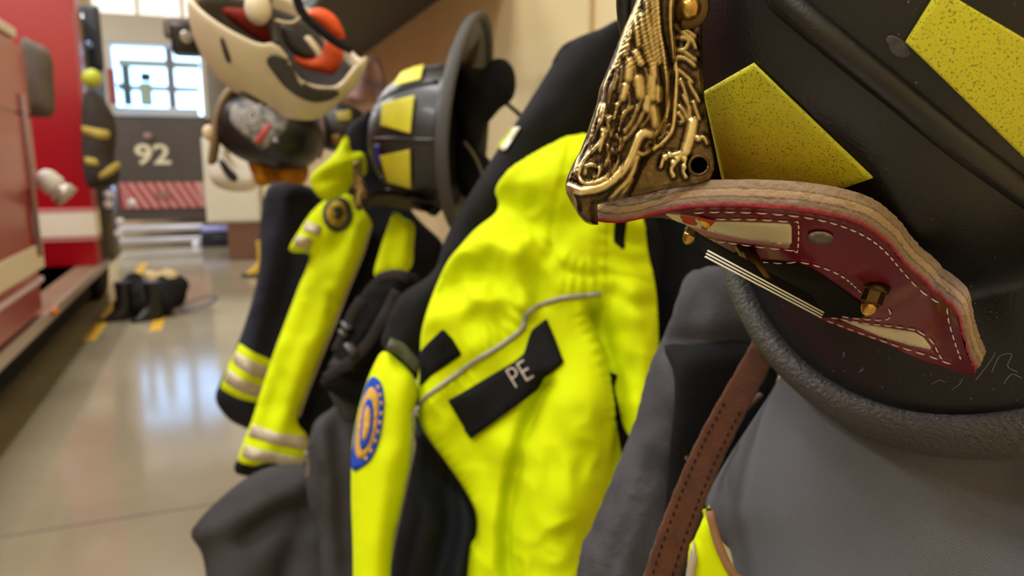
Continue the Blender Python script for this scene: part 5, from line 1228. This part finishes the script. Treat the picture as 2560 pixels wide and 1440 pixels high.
def boot(name, base, yaw, mS, mD, label, s=1., parent=None):
    """wellington-type boot: lofted foot and shaft"""
    ca, sa = math.cos(yaw), math.sin(yaw); tr = lambda p: base+A3(p[0]*ca-p[1]*sa, p[0]*sa+p[1]*ca, p[2])*s
    root = empty(name, base, label, 'boot') if parent is None else None
    sec = [(0, .0, .075, .055, 0), (.0, .0, .08, .06, .02), (.0, 0, .075, .06, .10), (.0, 0, .066, .062, .16), (0, 0, .07, .066, .24), (-.005, 0, .078, .072, .34), (-.005, 0, .082, .078, .37)]
    V = []; F = []; n = 20
    for (x, y, a, b_, z) in sec:
        for k in range(n):
            t = 2*math.pi*k/n; ext = (.15 if math.cos(t) > 0 else 0)*max(0, 1-z/.14)*math.cos(t)
            V.append(tr((x+a*math.cos(t)+ext, y+b_*math.sin(t), z)))
    for i in range(len(sec)-1):
        for k in range(n): F.append((i*n+k, i*n+(k+1) % n, (i+1)*n+(k+1) % n, (i+1)*n+k))
    F.append(tuple(range(n))); F.append(tuple((len(sec)-1)*n+k for k in range(n)))
    pr = root if parent is None else parent
    o = link('boot_upper' if parent is None else 'boot', V, F, mS, pr); fixn(o); auto_flat(o, 60)
    V = []; F = []
    for z in (0, .03):
        for k in range(n):
            t = 2*math.pi*k/n; ext = (.155 if math.cos(t) > 0 else 0)*math.cos(t); V.append(tr((.084*math.cos(t)+ext, .066*math.sin(t), z-.0)))
    for k in range(n): F.append((k, (k+1) % n, n+(k+1) % n, n+k))
    F.append(tuple(range(n-1, -1, -1))); F.append(tuple(n+k for k in range(n)))
    k_ = link('sole', V, F, mD, pr if parent is None else o, False); return root or o
boot('rubber_boot', atz(640, 690, 0)+A3(.12, 0, 0), math.pi, mat('boot_yellow', (222, 180, 50), .45), mat('boot_sole', (46, 34, 28), .8), 'yellow rubber boot with dark sole on the floor by the hanging coats', 1.25)
GP = empty('turnout_trousers', atz(390, 785, 0), 'black turnout trousers with cream lining heaped around boots on the floor', 'trousers')
g0 = atz(385, 788, 0); BKT = mat('turnout_black', (26, 23, 20), .8, noise=.3, nscale=9)
GM = MB()
for dx, dy, dz, r in ((-.05, .10, .16, (.24, .2, .17)), (.12, .12, .2, (.2, .18, .18)), (-.2, .02, .12, (.16, .15, .12)), (.02, -.04, .12, (.2, .15, .13)), (.22, .1, .26, (.12, .12, .10)), (-.18, .2, .32, (.10, .1, .09))): GM.ell(g0+A3(dx, dy, dz), r, 20)
go = GM.obj('trouser_legs', BKT, GP)
md = go.modifiers.new('r', 'REMESH'); md.mode = 'VOXEL'; md.voxel_size = .025; md.use_smooth_shade = True
dm = go.modifiers.new('d', 'DISPLACE'); tx_ = bpy.data.textures.new('folds', 'CLOUDS'); tx_.noise_scale = .12; dm.texture = tx_; dm.strength = .06
pgp = Plane(g0+A3(.1, .1, .3), A3(-.1, -1, .5))
c = Cloth(pgp, [(356, 684), (372, 676), (400, 680), (415, 672), (445, 682), (446, 706), (430, 722), (405, 726), (380, 716)], .06, .10, .09, [([(400, 680), (408, 715)], .04, -.05)], wr=.02, wscale=8); c.build('lining', mat('lining_cream', (204, 182, 134), .8, noise=.15, nscale=6), GP, .02)
boot('boot', g0+A3(-.24, -.12, 0), math.radians(200), mat('boot_black', (20, 19, 18), .35), mat('boot_sole', (46, 34, 28)), None, 1., GP); boot('boot', g0+A3(.02, -.2, 0), math.radians(215), MATS['boot_black'], MATS['boot_sole'], None, 1., GP)
mb = MB(); mb.tube(np.array([g0+A3(.42+.17*math.cos(t), -.05+.12*math.sin(t), .10+.05*math.sin(t+1)) for t in np.linspace(0, 2*math.pi, 28)]), .016, 8, .5); mb.obj('brace_loop', mat('brace_grey', (70, 78, 90), .5), GP)

NBV = BVHTree.FromPolygons([Vector(p) for p in SHVN@hn.R.T+hn.t], SHF)
decal(NBV, 'paint_scuff', [(2214, 98), (2224, 88), (2244, 92), (2262, 106), (2274, 124), (2270, 140), (2246, 142), (2228, 130), (2220, 114)], mat('grey_scuff', (70, 70, 76), .6, noise=.5, nscale=300), hn.root, .0004, 4., True, .0003)
# ------------------------------------------------------------------ light and camera
def area(loc, size, sy, power, col=(1, .985, .955), rot=(0, 0, 0)):
    l = bpy.data.lights.new('bay_or_fill_light', 'AREA'); l.shape = 'RECTANGLE'; l.size = size; l.size_y = sy; l.energy = power; l.color = col
    o = bpy.data.objects.new('bay_or_fill_light', l); COL.objects.link(o); o.location = loc; o.rotation_euler = rot; return o
for x in (-1.2, -3.7):
    for y in (-1.5, 1.5, 4.5, 7.5, 10.5): area((x, y, 5.45), .5, 1.6, LP*.75 if x > -3 else LP*1.05)
area((-5.6, 14, 5.45), .5, 2., LP*3.)  # unseen lamp added to brighten the back wall
w = bpy.data.worlds.new('World'); SC.world = w; w.use_nodes = True
w.node_tree.nodes['Background'].inputs[0].default_value = (.9, .88, .84, 1); w.node_tree.nodes['Background'].inputs[1].default_value = .02
cam = bpy.data.cameras.new('Camera'); co = bpy.data.objects.new('Camera', cam); COL.objects.link(co)
cam.sensor_width = 36; cam.lens = FPX/2560*36; cam.clip_start = .02; cam.clip_end = 100
co.matrix_world = Matrix([[CR[0], CU[0], -CF[0], 0], [CR[1], CU[1], -CF[1], 0], [CR[2], CU[2], -CF[2], H], [0, 0, 0, 1]])
cam.dof.use_dof = True; cam.dof.focus_distance = .25; cam.dof.aperture_fstop = cam.lens/2.25
SC.camera = co
SC.view_settings.view_transform = 'Standard'; SC.view_settings.look = 'None'; SC.view_settings.gamma = 1; SC.view_settings.use_curve_mapping = False
SC.view_settings.exposure = EXPO
